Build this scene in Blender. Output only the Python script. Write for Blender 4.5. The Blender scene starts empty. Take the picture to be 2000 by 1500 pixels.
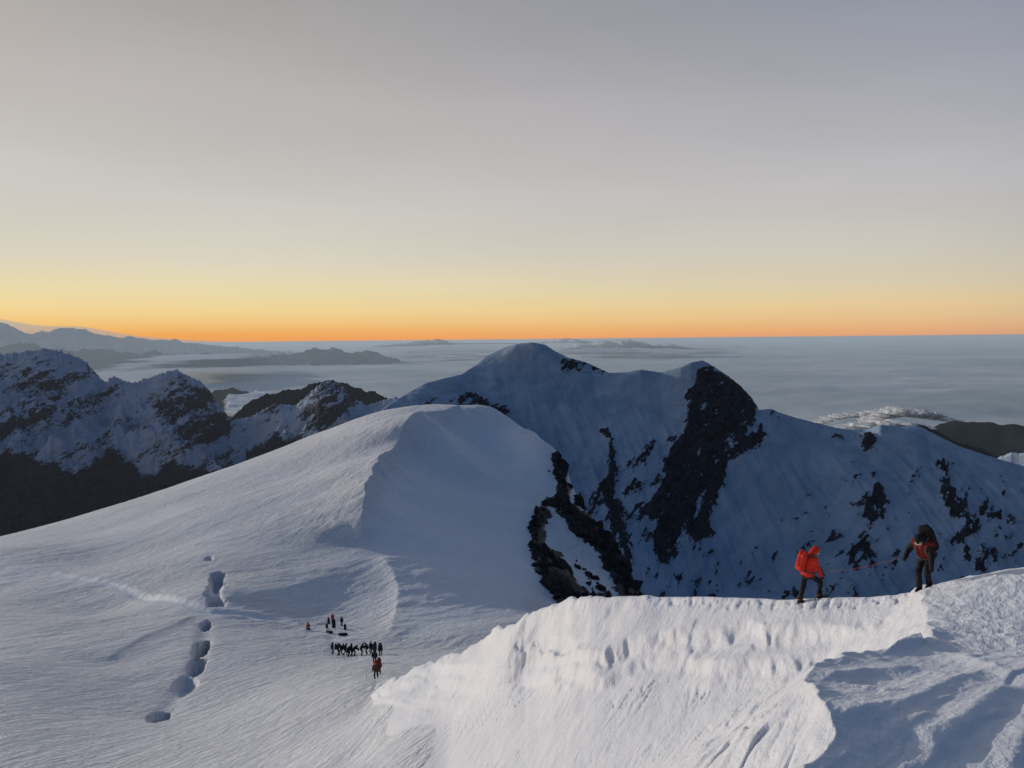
import bpy, bmesh, math, random
import numpy as np
from mathutils import Matrix, Vector
rad = math.radians
sc = bpy.context.scene
COL = sc.collection

# ------------------------------------------------------------------ camera
F = 1511.0                      # focal length in pixels of the 2000 x 1500 photograph
PITCH, ROLL = rad(3.3), rad(0.55)
_f = np.array([0, math.cos(PITCH), -math.sin(PITCH)])
_r0 = np.array([1.0, 0, 0]); _u0 = np.array([0, math.sin(PITCH), math.cos(PITCH)])
_r = _r0*math.cos(ROLL) - _u0*math.sin(ROLL)
_u = _u0*math.cos(ROLL) + _r0*math.sin(ROLL)
cam = bpy.data.cameras.new('camera'); cam_o = bpy.data.objects.new('camera', cam)
COL.objects.link(cam_o); sc.camera = cam_o
cam.sensor_width = 36; cam.lens = 36*F/2000; cam.clip_start = 0.1; cam.clip_end = 2e6
M = Matrix.Identity(4)
for i in range(3):
    M[i][0], M[i][1], M[i][2] = _r[i], _u[i], -_f[i]
cam_o.matrix_world = M

# ------------------------------------------------------------------ sky and sun
SUN_AZ, SUN_EL = -57.0, 12.0     # degrees: left of the view direction, above the horizontal
w = bpy.data.worlds.new('World'); sc.world = w; w.use_nodes = True
nt = w.node_tree; N = nt.nodes; L = nt.links
bg = N['Background']; SKY = 0.12; bg.inputs[1].default_value = SKY
sky = N.new('ShaderNodeTexSky'); sky.sky_type = 'NISHITA'; sky.sun_disc = False
sky.sun_elevation = rad(SUN_EL); sky.sun_rotation = rad(SUN_AZ)
sky.altitude = 6000; sky.air_density = 1.0; sky.dust_density = 1.0; sky.ozone_density = 1.0

def lin(c):
    return tuple((x/255/12.92 if x/255 <= .04045 else ((x/255+.055)/1.055)**2.4) for x in c)

geo = N.new('ShaderNodeNewGeometry')      # world shader: Incoming points back along the ray
tc = N.new('ShaderNodeTexCoord')
sep = N.new('ShaderNodeSeparateXYZ'); L.new(tc.outputs['Generated'], sep.inputs[0])
asn = N.new('ShaderNodeMath'); asn.operation = 'ARCSINE'; L.new(sep.outputs[2], asn.inputs[0])
mr = N.new('ShaderNodeMapRange'); L.new(asn.outputs[0], mr.inputs[0])
E0, E1 = -1.5, 80.0
mr.inputs[1].default_value = rad(E0); mr.inputs[2].default_value = rad(E1)
sq = N.new('ShaderNodeMath'); sq.operation = 'POWER'; sq.inputs[1].default_value = 0.5; L.new(mr.outputs[0], sq.inputs[0])
def ramp(stops):
    r = N.new('ShaderNodeValToRGB'); e = r.color_ramp.elements
    r.color_ramp.interpolation = 'EASE' if False else 'LINEAR'
    while len(e) < len(stops): e.new(0.5)
    for k, (el, c) in enumerate(stops):
        e[k].position = ((el-E0)/(E1-E0))**0.5
        e[k].color = lin(c)+(1,)
    L.new(sq.outputs[0], r.inputs[0]); return r
warm = ramp([(-1.5, (236, 144, 26)), (-.1, (242, 138, 4)), (.6, (242, 160, 40)), (1.3, (243, 190, 98)), (2.2, (244, 209, 132)),
             (3.6, (236, 216, 160)), (5.8, (219, 209, 184)), (9.8, (208, 202, 192)), (16.3, (192, 185, 178)), (23, (170, 164, 157)), (42, (106, 124, 148)), (80, (60, 86, 124))])
cool = ramp([(-1.5, (224, 140, 92)), (-.1, (224, 156, 118)), (.5, (231, 174, 122)), (1.3, (231, 192, 140)), (2.2, (229, 200, 150)),
             (3.6, (216, 202, 172)), (5.8, (203, 197, 184)), (9.8, (193, 190, 190)), (16.3, (168, 169, 178)), (23, (138, 147, 164)), (42, (88, 112, 144)), (80, (60, 86, 124))])
anti = ramp([(-1.5, (34, 58, 86)), (2.2, (46, 70, 98)), (5.8, (62, 82, 108)), (9.8, (62, 84, 114)), (16.3, (54, 78, 112)), (23, (50, 76, 112)), (42, (52, 78, 116)), (80, (60, 86, 124))])
# azimuth: 1 towards the sun, 0 at a right angle, -1 on the far side
sdir = (math.sin(rad(SUN_AZ)), math.cos(rad(SUN_AZ)), 0)
nrm = N.new('ShaderNodeVectorMath'); nrm.operation = 'MULTIPLY'; nrm.inputs[1].default_value = (1, 1, 0); L.new(tc.outputs['Generated'], nrm.inputs[0])
nr2 = N.new('ShaderNodeVectorMath'); nr2.operation = 'NORMALIZE'; L.new(nrm.outputs[0], nr2.inputs[0])
dot = N.new('ShaderNodeVectorMath'); dot.operation = 'DOT_PRODUCT'; dot.inputs[1].default_value = sdir; L.new(nr2.outputs[0], dot.inputs[0])
am = N.new('ShaderNodeMapRange'); am.inputs[1].default_value = 0.0; am.inputs[2].default_value = 0.92; L.new(dot.outputs['Value'], am.inputs[0])
an = N.new('ShaderNodeMapRange'); an.interpolation_type = 'SMOOTHSTEP'; an.inputs[1].default_value = 0.12; an.inputs[2].default_value = -0.75; L.new(dot.outputs['Value'], an.inputs[0])
mx0 = N.new('ShaderNodeMix'); mx0.data_type = 'RGBA'; L.new(am.outputs[0], mx0.inputs[0]); L.new(cool.outputs[0], mx0.inputs[6]); L.new(warm.outputs[0], mx0.inputs[7])
mx = N.new('ShaderNodeMix'); mx.data_type = 'RGBA'; L.new(an.outputs[0], mx.inputs[0]); L.new(mx0.outputs[2], mx.inputs[6]); L.new(anti.outputs[0], mx.inputs[7])
sca = N.new('ShaderNodeVectorMath'); sca.operation = 'SCALE'; sca.inputs['Scale'].default_value = 1.0/SKY; L.new(mx.outputs[2], sca.inputs[0])
mix2 = N.new('ShaderNodeMix'); mix2.data_type = 'RGBA'; mix2.inputs[0].default_value = 0.93
L.new(sky.outputs[0], mix2.inputs[6]); L.new(sca.outputs[0], mix2.inputs[7])
vm = N.new('ShaderNodeMapping'); vm.inputs['Rotation'].default_value = (0, rad(9), 0); vm.inputs['Scale'].default_value = (1.0, 1.0, 5.5); L.new(tc.outputs['Generated'], vm.inputs['Vector'])
vn = N.new('ShaderNodeTexNoise'); vn.inputs['Scale'].default_value = 1.7; vn.inputs['Detail'].default_value = 4; vn.inputs['Roughness'].default_value = .5; L.new(vm.outputs[0], vn.inputs['Vector'])
vr = N.new('ShaderNodeMapRange'); vr.inputs[1].default_value = .25; vr.inputs[2].default_value = .75; vr.inputs[3].default_value = .95; vr.inputs[4].default_value = 1.05; L.new(vn.outputs['Fac'], vr.inputs[0])
vs = N.new('ShaderNodeVectorMath'); vs.operation = 'SCALE'; L.new(mix2.outputs[2], vs.inputs[0]); L.new(vr.outputs[0], vs.inputs['Scale'])
L.new(vs.outputs[0], bg.inputs[0])

sun = bpy.data.lights.new('sun', 'SUN'); sun.energy = 2.0; sun.angle = rad(0.6); sun.color = (1.0, 0.92, 0.84)
sun_o = bpy.data.objects.new('sun', sun); COL.objects.link(sun_o)
sv = Vector((math.sin(rad(SUN_AZ))*math.cos(rad(SUN_EL)), math.cos(rad(SUN_AZ))*math.cos(rad(SUN_EL)), math.sin(rad(SUN_EL))))
sun_o.rotation_euler = sv.to_track_quat('Z', 'Y').to_euler()

sc.view_settings.view_transform = 'Standard'; sc.view_settings.look = 'None'
sc.view_settings.exposure = 0.0; sc.view_settings.gamma = 1.0
try: sc.view_settings.use_curve_mapping = False
except Exception: pass
sc.cycles.use_denoising = True
sc.cycles.max_bounces = 4; sc.cycles.diffuse_bounces = 3; sc.cycles.glossy_bounces = 1
sc.cycles.volume_bounces = 2; sc.cycles.caustics_reflective = False; sc.cycles.caustics_refractive = False

# ------------------------------------------------------------------ maths helpers
def P(u, v, r):
    """a pixel and a horizontal range in metres -> a point in the place"""
    d = _f*F + _r*(u-1000) - _u*(v-750)
    return d * (r/math.hypot(d[0], d[1]))
def pix(x, y, z):
    a = x*_f[0]+y*_f[1]+z*_f[2]
    a = np.maximum(a, 1e-3)
    return 1000+F*(x*_r[0]+y*_r[1]+z*_r[2])/a, 750-F*(x*_u[0]+y*_u[1]+z*_u[2])/a

rng0 = np.random.RandomState(7)
_perm = rng0.permutation(4096).astype(np.int32)
_ga = rng0.rand(4096).astype(np.float32)*2*np.pi
_gx, _gy = np.cos(_ga), np.sin(_ga)
def perlin(x, y, seed=0):
    x = np.asarray(x, np.float64)+seed*37.17; y = np.asarray(y, np.float64)+seed*91.73
    xi = np.floor(x).astype(np.int64); yi = np.floor(y).astype(np.int64)
    xf = (x-xi).astype(np.float32); yf = (y-yi).astype(np.float32)
    def g(ix, iy, fx, fy):
        h = _perm[(_perm[ix & 4095]+iy) & 4095]
        return _gx[h]*fx+_gy[h]*fy
    u = xf*xf*xf*(xf*(xf*6-15)+10); v = yf*yf*yf*(yf*(yf*6-15)+10)
    a = g(xi, yi, xf, yf); b = g(xi+1, yi, xf-1, yf); c = g(xi, yi+1, xf, yf-1); d = g(xi+1, yi+1, xf-1, yf-1)
    return ((a+u*(b-a))*(1-v)+(c+u*(d-c))*v)*1.5
def fbm(x, y, o=5, seed=0, gain=.5, lac=2.03):
    s = 0; a = 1; t = 0
    for k in range(o):
        s = s+a*perlin(x, y, seed+k); t += a; a *= gain; x = x*lac; y = y*lac
    return s/t
def ridged(x, y, o=5, seed=0, gain=.55, lac=2.1):
    s = 0; a = 1; t = 0
    for k in range(o):
        s = s+a*(1-np.abs(perlin(x, y, seed+k))*1.6)**2; t += a; a *= gain; x = x*lac; y = y*lac
    return s/t
def sstep(a, b, x):
    t = np.clip((x-a)/(b-a), 0, 1); return t*t*(3-2*t)
class RBF:
    """thin-plate surface z(x, y) through given points"""
    def __init__(s, pts, smooth=0.0):
        p = np.array(pts, float); s.c = p[:, :2]; s.sc = np.abs(s.c).max(); c = s.c/s.sc
        n = len(p); d = np.hypot(c[:, None, 0]-c[None, :, 0], c[:, None, 1]-c[None, :, 1])
        K = np.where(d > 0, d*d*np.log(d+1e-12), 0)+np.eye(n)*smooth
        Pm = np.c_[np.ones(n), c]
        A = np.zeros((n+3, n+3)); A[:n, :n] = K; A[:n, n:] = Pm; A[n:, :n] = Pm.T
        s.w = np.linalg.solve(A, np.r_[p[:, 2], 0, 0, 0])
    def __call__(s, x, y):
        x = (np.asarray(x)/s.sc).astype(np.float32); y = (np.asarray(y)/s.sc).astype(np.float32)
        c = (s.c/s.sc).astype(np.float32); o = s.w[-3]+s.w[-2]*x+s.w[-1]*y
        for i in range(len(c)):
            q = (x-c[i, 0])**2+(y-c[i, 1])**2
            o = o+s.w[i]*.5*q*np.log(q+1e-14)
        return o
def polyline_dist(x, y, pts):
    """unsigned distance, side sign (+ right of travel) and arc position 0..1"""
    best = np.full(x.shape, 1e18); sg = np.zeros(x.shape); tt = np.zeros(x.shape)
    n = len(pts)-1
    for i in range(n):
        ax, ay = pts[i][:2]; bx, by = pts[i+1][:2]
        dx, dy = bx-ax, by-ay; l2 = dx*dx+dy*dy+1e-12
        t = np.clip(((x-ax)*dx+(y-ay)*dy)/l2, 0, 1)
        ex, ey = x-ax-t*dx, y-ay-t*dy; d = ex*ex+ey*ey
        m = d < best
        best = np.where(m, d, best); sg = np.where(m, np.sign(ex*dy-ey*dx), sg); tt = np.where(m, (i+t)/n, tt)
    return np.sqrt(best), sg, tt
def poly_sdf(x, y, pts):
    """signed distance to a polygon, negative inside"""
    p = list(pts)+[pts[0]]
    d, _, _ = polyline_dist(x, y, p)
    ins = np.zeros(x.shape, bool)
    for (ax, ay), (bx, by) in zip([q[:2] for q in p[:-1]], [q[:2] for q in p[1:]]):
        c = ((ay > y) != (by > y)) & (x < (bx-ax)*(y-ay)/((by-ay) if by != ay else 1e-9)+ax)
        ins ^= c
    return np.where(ins, -d, d)
def smax(a, b, k):
    h = np.clip(.5+.5*(a-b)/k, 0, 1); return b+(a-b)*h+k*h*(1-h)
def rows(*segs):
    """ranges: (start, end, count) joined"""
    out = []
    for a, b, n in segs: out.append(np.geomspace(a, b, n, endpoint=False))
    out.append([segs[-1][1]]); return np.concatenate(out)

# ------------------------------------------------------------------ object helpers
def grid_mesh(name, X, Y, Z, mat, attrs=None, smooth=True):
    nr, nc = X.shape
    me = bpy.data.meshes.new(name)
    v = np.stack([X, Y, Z], -1).reshape(-1, 3).astype(np.float32)
    i = np.arange(nr*nc, dtype=np.int32).reshape(nr, nc)
    q = np.stack([i[:-1, :-1], i[:-1, 1:], i[1:, 1:], i[1:, :-1]], -1).reshape(-1, 4)
    me.vertices.add(len(v)); me.vertices.foreach_set('co', v.ravel())
    me.loops.add(q.size); me.loops.foreach_set('vertex_index', q.ravel())
    me.polygons.add(len(q)); me.polygons.foreach_set('loop_start', np.arange(0, q.size, 4, dtype=np.int32))
    me.polygons.foreach_set('use_smooth', np.full(len(q), smooth))
    me.update(calc_edges=True)
    for k, a in (attrs or {}).items():
        at = me.attributes.new(k, 'FLOAT', 'POINT'); at.data.foreach_set('value', np.asarray(a, np.float32).ravel())
    me.materials.append(mat)
    o = bpy.data.objects.new(name, me); COL.objects.link(o); return o
def tag(o, label, cat=None, group=None, kind=None):
    o['label'] = label
    if cat: o['category'] = cat
    if group: o['group'] = group
    if kind: o['kind'] = kind
    return o
class Mat:
    """small builder for node materials"""
    def __init__(s, name, rough=.6, spec=.2):
        s.m = bpy.data.materials.new(name); s.m.use_nodes = True; s.t = s.m.node_tree
        s.b = s.t.nodes['Principled BSDF']; s.b.inputs['Roughness'].default_value = rough
        s.b.inputs['Specular IOR Level'].default_value = spec
    def n(s, typ, **kw):
        nd = s.t.nodes.new(typ)
        for k, v in kw.items(): setattr(nd, k, v)
        return nd
    def put(s, sock, val):
        if isinstance(val, bpy.types.NodeSocket): s.t.links.new(val, sock)
        else: sock.default_value = val
    def pos(s):
        if not hasattr(s, '_p'): s._p = s.n('ShaderNodeNewGeometry').outputs['Position']
        return s._p
    def mapping(s, scale=(1, 1, 1), rot=(0, 0, 0), vec=None):
        m = s.n('ShaderNodeMapping'); m.vector_type = 'POINT'
        m0 = m
        if any(rot):
            m0 = s.n('ShaderNodeMapping'); m0.inputs['Rotation'].default_value = rot
            s.put(m0.inputs['Vector'], vec or s.pos()); s.put(m.inputs['Vector'], m0.outputs[0])
        else: s.put(m.inputs['Vector'], vec or s.pos())
        m.inputs['Scale'].default_value = scale; return m.outputs[0]
    def noise(s, scale, detail=4, rough=.55, vec=None, dist=0):
        n = s.n('ShaderNodeTexNoise'); n.inputs['Scale'].default_value = scale; n.inputs['Detail'].default_value = detail
        n.inputs['Roughness'].default_value = rough; n.inputs['Distortion'].default_value = dist
        s.put(n.inputs['Vector'], vec or s.pos()); return n.outputs['Fac']
    def math(s, op, a, b=0, clamp=False):
        m = s.n('ShaderNodeMath', operation=op, use_clamp=clamp); s.put(m.inputs[0], a); s.put(m.inputs[1], b); return m.outputs[0]
    def attr(s, name):
        return s.n('ShaderNodeAttribute', attribute_name=name).outputs['Fac']
    def rng(s, x, a, b, c=0, d=1, smooth=True):
        m = s.n('ShaderNodeMapRange'); m.interpolation_type = 'SMOOTHSTEP' if smooth else 'LINEAR'
        s.put(m.inputs[0], x)
        for k, val in zip((1, 2, 3, 4), (a, b, c, d)): m.inputs[k].default_value = val
        return m.outputs[0]
    def mixc(s, f, a, b):
        m = s.n('ShaderNodeMix', data_type='RGBA'); s.put(m.inputs[0], f)
        s.put(m.inputs[6], a if isinstance(a, bpy.types.NodeSocket) else tuple(a)+(1,))
        s.put(m.inputs[7], b if isinstance(b, bpy.types.NodeSocket) else tuple(b)+(1,)); return m.outputs[2]
    def bump(s, h, dist, strength=1.0, normal=None):
        b = s.n('ShaderNodeBump'); s.put(b.inputs['Strength'], strength); b.inputs['Distance'].default_value = dist
        s.put(b.inputs['Height'], h)
        if normal is not None: s.put(b.inputs['Normal'], normal)
        return b.outputs[0]
    def color(s, c): s.put(s.b.inputs['Base Color'], c if isinstance(c, bpy.types.NodeSocket) else tuple(c)+(1,)); return s
    def normal(s, n): s.put(s.b.inputs['Normal'], n); return s

# ------------------------------------------------------------------ materials of the terrain
SNOW = (.82, .83, .85)
def near_snow():
    m = Mat('wind_packed_snow', .55, .25)
    th = rad(-63)          # the wind's direction over the saddle
    sas = m.noise(1.0, 5, .62, m.mapping((.28, .80, .5), (0, 0, th)), .8)
    fine = m.noise(1.0, 4, .65, m.mapping((1.1, 3.4, 2), (0, 0, th)), .4)
    gra = m.noise(14, 3, .6)
    patch = m.noise(.03, 3, .5)
    b1 = m.bump(sas, 1.35, m.math('MULTIPLY', m.attr('sastrugi'), m.rng(patch, .3, .65, .5, 1.0)))
    fine2 = m.noise(1.0, 3, .6, m.mapping((.45, 1.5, 1), (0, 0, rad(-55))), .8)
    b2 = m.bump(fine, .24, m.math('ADD', m.math('MULTIPLY', m.attr('sastrugi'), .8), .10), m.bump(fine2, .45, m.math('MULTIPLY', m.attr('sastrugi'), .75), b1))
    crust = m.noise(3.2, 6, .7, None, .8)
    b3 = m.bump(gra, .025, .5, m.bump(crust, .07, .55, b2))
    m.normal(b3)
    sn = m.mixc(m.rng(m.noise(.4, 4), .3, .75), (.80, .815, .84), (.86, .862, .865))
    rn = m.noise(.55, 7, .65)
    k = m.rng(m.math('ADD', m.attr('rock'), m.math('MULTIPLY', m.math('SUBTRACT', rn, .5), 1.6)), .45, .6)
    m.color(m.mixc(k, sn, m.mixc(m.rng(rn, .35, .65), (.014, .013, .014), (.045, .042, .04))))
    return m.m
def mountain_mat(name, snow, rock, nscale, bdist, thr=.5, sharp=.06, streak=None):
    m = Mat(name, .8, .1)
    n1 = m.noise(nscale, 8, .62); n2 = m.noise(nscale*.23, 5, .6, None, .5)
    st = m.noise(nscale*1.5, 7, .68, m.mapping((.45, .5, 2.3), (0, rad(31), 0)), .5)
    n3 = m.noise(nscale*4.5, 5, .6)
    v = m.math('ADD', m.attr('rock'), m.math('ADD', m.math('MULTIPLY', m.math('SUBTRACT', n1, .5), 1.0), m.math('ADD', m.math('MULTIPLY', m.math('SUBTRACT', st, .5), 1.5), m.math('MULTIPLY', m.math('SUBTRACT', n3, .5), .85))))
    k = m.rng(v, thr-sharp, thr+sharp)
    fl = m.noise(nscale*.5, 6, .62, m.mapping((.8, .8, 2.4), (0, rad(32), 0)), .7)
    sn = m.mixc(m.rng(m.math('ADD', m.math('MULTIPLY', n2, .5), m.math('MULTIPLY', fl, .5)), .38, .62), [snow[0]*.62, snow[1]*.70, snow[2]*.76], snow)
    rk = m.mixc(m.rng(m.math('ADD', m.math('MULTIPLY', n3, .5), m.math('MULTIPLY', st, .5)), .40, .60), [c*.5 for c in rock], [c*1.9 for c in rock])
    m.color(m.mixc(k, sn, rk))
    bb = m.bump(m.math('ADD', n1, m.math('MULTIPLY', st, .7)), bdist*1.5, m.math('ADD', m.math('MULTIPLY', k, .8), .20))
    m.normal(m.bump(n2, bdist*2.2, .3, bb))
    return m.m
mat_snow = near_snow()

# ------------------------------------------------------------------ near terrain: one snow surface from the feet to the dome
S1p = [(0,1500,70),(0,1400,84),(0,1300,104),(0,1200,150),(0,1120,200),(0,1075,230),(0,1052,280),(0,1085,380),(0,1250,560),
 (200,1500,66),(310,1403,85),(200,1300,108),(200,1200,155),(200,1100,208),(200,1040,256),(200,1002,300),(200,1035,400),(200,1200,600),
 (400,1500,58),(450,1400,76),(400,1260,114),(420,1150,152),(400,1080,190),(400,1000,248),(400,932,326),(400,970,430),(400,1140,620),
 (550,1500,50),(560,1400,68),(600,1330,86),(650,1280,110),(605,1225,136),(665,1232,133),(640,1195,150),(540,1150,158),
 (600,1080,190),(600,1000,232),(600,930,282),(600,867,335),(600,910,450),(600,1080,640),
 (712,1040,206),(715,1000,226),(745,940,258),(790,880,295),(835,842,325),(895,812,350),(900,791,372),(900,835,470),(900,1000,650),
 (800,797,362),(960,796,366),(1050,850,345),(1090,890,330),(1000,900,460),(1100,1000,440),
 (800,1000,236),(900,1000,250),(1000,1000,270),(1045,1000,283),(800,1100,186),(900,1100,198),(1000,1100,216),(1060,1110,226),
 (780,1200,150),(880,1200,154),(980,1200,162),(800,900,292),(900,900,305),(1000,900,325),(900,850,335),(970,850,345),
 (745,1275,106),(735,1325,70),(850,1265,118),(690,1400,58),(750,1400,49),(700,1490,42.5),(820,1490,33.5),(850,1425,38.5),(640,1440,53),
 (1105,960,308),(1150,1020,288),(1200,1080,266),(1240,1170,243),(1130,1080,255),(1190,1170,226),(1130,1030,340),(1180,1075,330),(1230,1140,320),(1290,1230,280),(1300,1300,220),
 (1000,1320,74),(1200,1300,74),(1400,1300,60),(1200,1260,130),(1000,1500,32),(1300,1500,32),(1700,1400,40),(1400,1260,160),(2000,1400,60),(1700,1300,150),(2000,1300,200),(640,1500,44),
 (-400,1500,85),(-400,1300,130),(-400,1200,200),(-400,1230,400),(-400,1500,700)]
S1 = RBF([P(*p) for p in S1p], 1e-6)
crest = [(1900,1128,19.5),(1835,1142,21.5),(1800,1152,23),(1700,1163,24),(1560,1170,25.5),(1400,1168,28),(1200,1163,32),(1150,1172,33),(1100,1180,34.5),(1030,1196,36.5),(1008,1217,38),(950,1242,42.5),(900,1272,47),(860,1282,50),(800,1305,56),(760,1322,62),(715,1350,64),(600,1470,66)]
S2f = [(1780,1240,19.5),(1700,1240,21),(1560,1300,18.5),(1558,1400,10.6),(1600,1345,13),(1690,1296,16.2),(1790,1272,17.6),(1590,1475,8.0),(1500,1450,12.3),(1400,1300,23),(1400,1400,18.5),(1400,1490,14.8),(1200,1250,28.5),(1200,1350,24.5),(1200,1490,19.5),(1050,1260,34),(1000,1350,31.5),(1000,1490,25),
 (900,1350,38),(850,1420,36),(820,1490,32),(750,1400,46),(700,1490,41),(600,1560,44),(1300,1700,11),(1000,1700,16),(800,1800,18)]
S2 = RBF([P(*p) for p in crest[2:-1]]+[P(*p) for p in S2f], 1e-6)
S3p = [(1640,1500,6.5),(1575,1400,8.0),(1578,1380,8.6),(1610,1340,10.2),(1700,1308,12.2),(1830,1280,14.4),(1808,1180,20),(1800,1152,23),(1850,1139,22.6),(1920,1125,22.8),(2000,1110,23.4),
 (1800,1500,6.8),(2000,1500,7.3),(1800,1400,8.5),(2000,1400,9.3),(1900,1320,11.6),(2000,1300,12.7),(1900,1215,17.4),(2000,1205,18.2),(2200,1300,13.6),(2200,1500,7.9),(2300,1110,26),(2000,1140,30),(2300,1150,34)]
S3 = RBF([P(*p) for p in S3p]+[np.array(p) for p in [(0, .3, -1.7), (-1.2, 0, -1.85), (1.5, .2, -1.75), (0, -3, -1.6), (3, -2, -1.9), (.6, 2.6, -2.3), (6, 3, -3.3)]], 1e-6)
S3poly = [P(*p)[:2] for p in [(1835,1150,27),(1788,1156,24.5),(1798,1172,21.5),(1812,1200,18.6),(1815,1240,16.5),(1832,1280,14.4),(1760,1292,13.3),(1700,1308,12.2),(1650,1325,11.2),(1610,1342,10.2),(1582,1368,9.0),(1575,1390,8.2),(1585,1420,7.6),(1610,1460,7.0),(1640,1500,6.5)]]+[(.9, 3.6), (-.6, 2.2), (-2.5, 1.2), (-4, -6), (40, -6), (40, 40)]

az = np.linspace(rad(-50), rad(50), 1010)
rr = rows((1.0, 5.5, 40), (5.5, 24, 250), (24, 70, 210), (70, 190, 190), (190, 380, 140), (380, 640, 22))
AZ, RR = np.meshgrid(az, rr)
X, Y = RR*np.sin(AZ), RR*np.cos(AZ)
z1 = S1(X, Y)
z1 = np.where(RR < 26, -1.7-RR*.75, z1)
_rs = np.geomspace(45, 420, 900)
def hit1(u, v):
    """where the line of sight of a pixel meets the saddle or the dome"""
    d = P(u, v, 1.0); h = S1(d[0]*_rs, d[1]*_rs)-d[2]*_rs
    k = np.argmax(h > 0) if (h > 0).any() else len(_rs)-1
    return np.array([d[0]*_rs[k], d[1]*_rs[k]])
# rock edge on the right of the dome: the ground drops away beyond it
ed, es, et = polyline_dist(X, Y, [P(*p)[:2] for p in [(1040,850,470),(1092,890,335),(1112,960,308),(1155,1020,288),(1205,1080,266),(1250,1180,240),(1300,1300,190),(1340,1500,120)]])
z1 = z1-np.where(es < 0, 1.5*np.maximum(ed-3+4*fbm(X/14, Y/14, 3, 9), 0), 0)*sstep(70, 110, RR)
# the dome's crest and the wind lip in the saddle
def tent(x, y, line, h, wl, wr, fade=.12):
    d, s, t = polyline_dist(x, y, [hit1(*p[:2]) for p in line])
    return h*np.exp(-d/np.where(s > 0, wr, wl))*sstep(0, fade, t)*sstep(1, 1-fade, t)
wob = fbm(X/9, Y/9, 3, 5)
far1 = RR > 60
z1 = z1+tent(X+wob*2, Y+wob*2, [(722,1075,200),(712,1040,212),(716,1000,230),(745,940,258),(790,880,295),(835,842,325),(895,812,350),(905,800,365)], 7.0, 26, 12, .34)
z1 = z1+tent(X+wob, Y, [(735,1085,193),(748,1096,188),(768,1130,172),(778,1165,160),(780,1195,150),(772,1225,138),(752,1250,122),(735,1262,114)], 1.9, 24, 4, .3)
z1 = z1+tent(X, Y, [(840,845,322),(880,900,300),(930,935,285),(1000,970,275),(1060,1030,265)], 3.5, 30, 10)
z1 = z1+tent(X+wob, Y+wob, [(195,1295,110),(290,1243,120),(395,1198,130)], .35, 8, 1.2)
z1 = z1+tent(X+wob, Y+wob, [(430,1182,136),(550,1150,160),(640,1125,172),(730,1100,188)], .45, 10, 6, .3)
z1 = z1+tent(X+wob, Y+wob, [(718,1070,200),(710,1040,212),(714,1000,230),(743,940,258),(788,880,295),(833,843,325),(893,813,350),(908,801,365)], 1.8, 7, 3, .12)
# foot trail over the slope
td, _, tt = polyline_dist(X+wob*.6, Y, [hit1(*p[:2]) for p in [(-40,1105,190),(100,1122,176),(230,1147,164),(330,1172,148),(405,1196,132),(480,1200,134),(560,1214,150)]])
z1 = z1-.38*np.exp(-(td/.9)**2)*sstep(1, .85, tt)+.12*np.exp(-((td-2)/.8)**2)
# sagging holes along a buried crevasse: centre pixel, range, half width and half length in metres, depth
PITS = [(310,1404,85,1.05,3.0,1.9),(362,1336,98,1.25,3.6,1.2),(385,1301,104,1.0,3.8,2.6),(394,1262,111,1.1,4.8,3.4),(402,1222,122,.72,3.2,2.4),(408,1092,166,.9,2.2,.8)]
dx, dy = hit1(421, 1150)-hit1(340, 1380); dl = math.hypot(dx, dy); dx /= dl; dy /= dl
for (u, v, r, a, b, dep) in PITS:
    c = hit1(u, v); ex, ey = X-c[0], Y-c[1]
    p_, q_ = (ex*dy-ey*dx), (ex*dx+ey*dy)
    k = np.sqrt((p_/a)**2+(q_/b)**2)+.30*fbm(X/1.3, Y/2.2, 3, 161)
    soft = .25 if dep > 1.5 else .55
    z1 = z1-dep*sstep(1+soft*.3, 1-soft, k)
ld, _, lt = polyline_dist(X+.5*wob, Y, [hit1(425, 1122), hit1(423, 1140), hit1(418, 1160), hit1(420, 1180)])
z1 = z1-(2.6+1.2*np.sin(lt*8))*sstep(1.55, .45, ld+.5*wob+.9*fbm(X/1.6, Y/2.6, 3, 163))
ld, _, lt = polyline_dist(X, Y, [hit1(*p[:2]) for p in PITS[:5]])
z1 = z1-.3*np.exp(-(ld/1.1)**2)
pd, _, pt = polyline_dist(X+.4*wob, Y, [hit1(*p) for p in [(610,1232),(650,1240),(655,1276),(690,1284),(735,1281),(742,1300),(737,1326),(732,1345)]])
z1 = z1-(.10+.22*np.abs(fbm(X/.55, Y/.8, 3, 175)))*np.exp(-(pd/1.1)**2)
# wind relief on the open slope
ca, sa = math.cos(rad(63)), math.sin(rad(63))
al, ac = X*ca+Y*sa, -X*sa+Y*ca
rel = ridged(al/16+wob*.2, ac/3.6, 3, 21)-.5
lit = sstep(60, 90, RR)
z1 = z1+lit*(.26*rel*sstep(-.35, .3, fbm(X/45, Y/45, 2, 31))+.5*fbm(al/40, ac/14, 3, 41))
# ridge face with its crest
th = np.array([math.atan2(*P(*p)[:2]) for p in crest]); o_ = np.argsort(th)
Rc = np.interp(az, th[o_], np.array([p[2] for p in crest])[o_]); Zc = np.interp(az, th[o_], np.array([P(*p)[2] for p in crest])[o_])
cn = fbm(az*60, az*0, 4, 3)
Zc = Zc+(.45*fbm(az*22, az*0, 2, 4))*sstep(rad(15), rad(4), az) 
z2 = S2(X, Y)
zr = S2(Rc*np.sin(az), Rc*np.cos(az))
z2 = z2+(Zc-zr)[None]*np.exp(-np.abs(Rc[None]-RR)/4.5)
beyond = np.maximum(RR-Rc[None], 0)*sstep(math.atan2(*P(700,1400,50)[:2]), math.atan2(*P(790,1400,50)[:2]), AZ)
z2 = np.where(RR > Rc[None], np.minimum(z2, Zc[None]-.02*beyond), z2)-1.25*np.maximum(beyond-.5, 0)-.35*np.minimum(beyond, .5)
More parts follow.
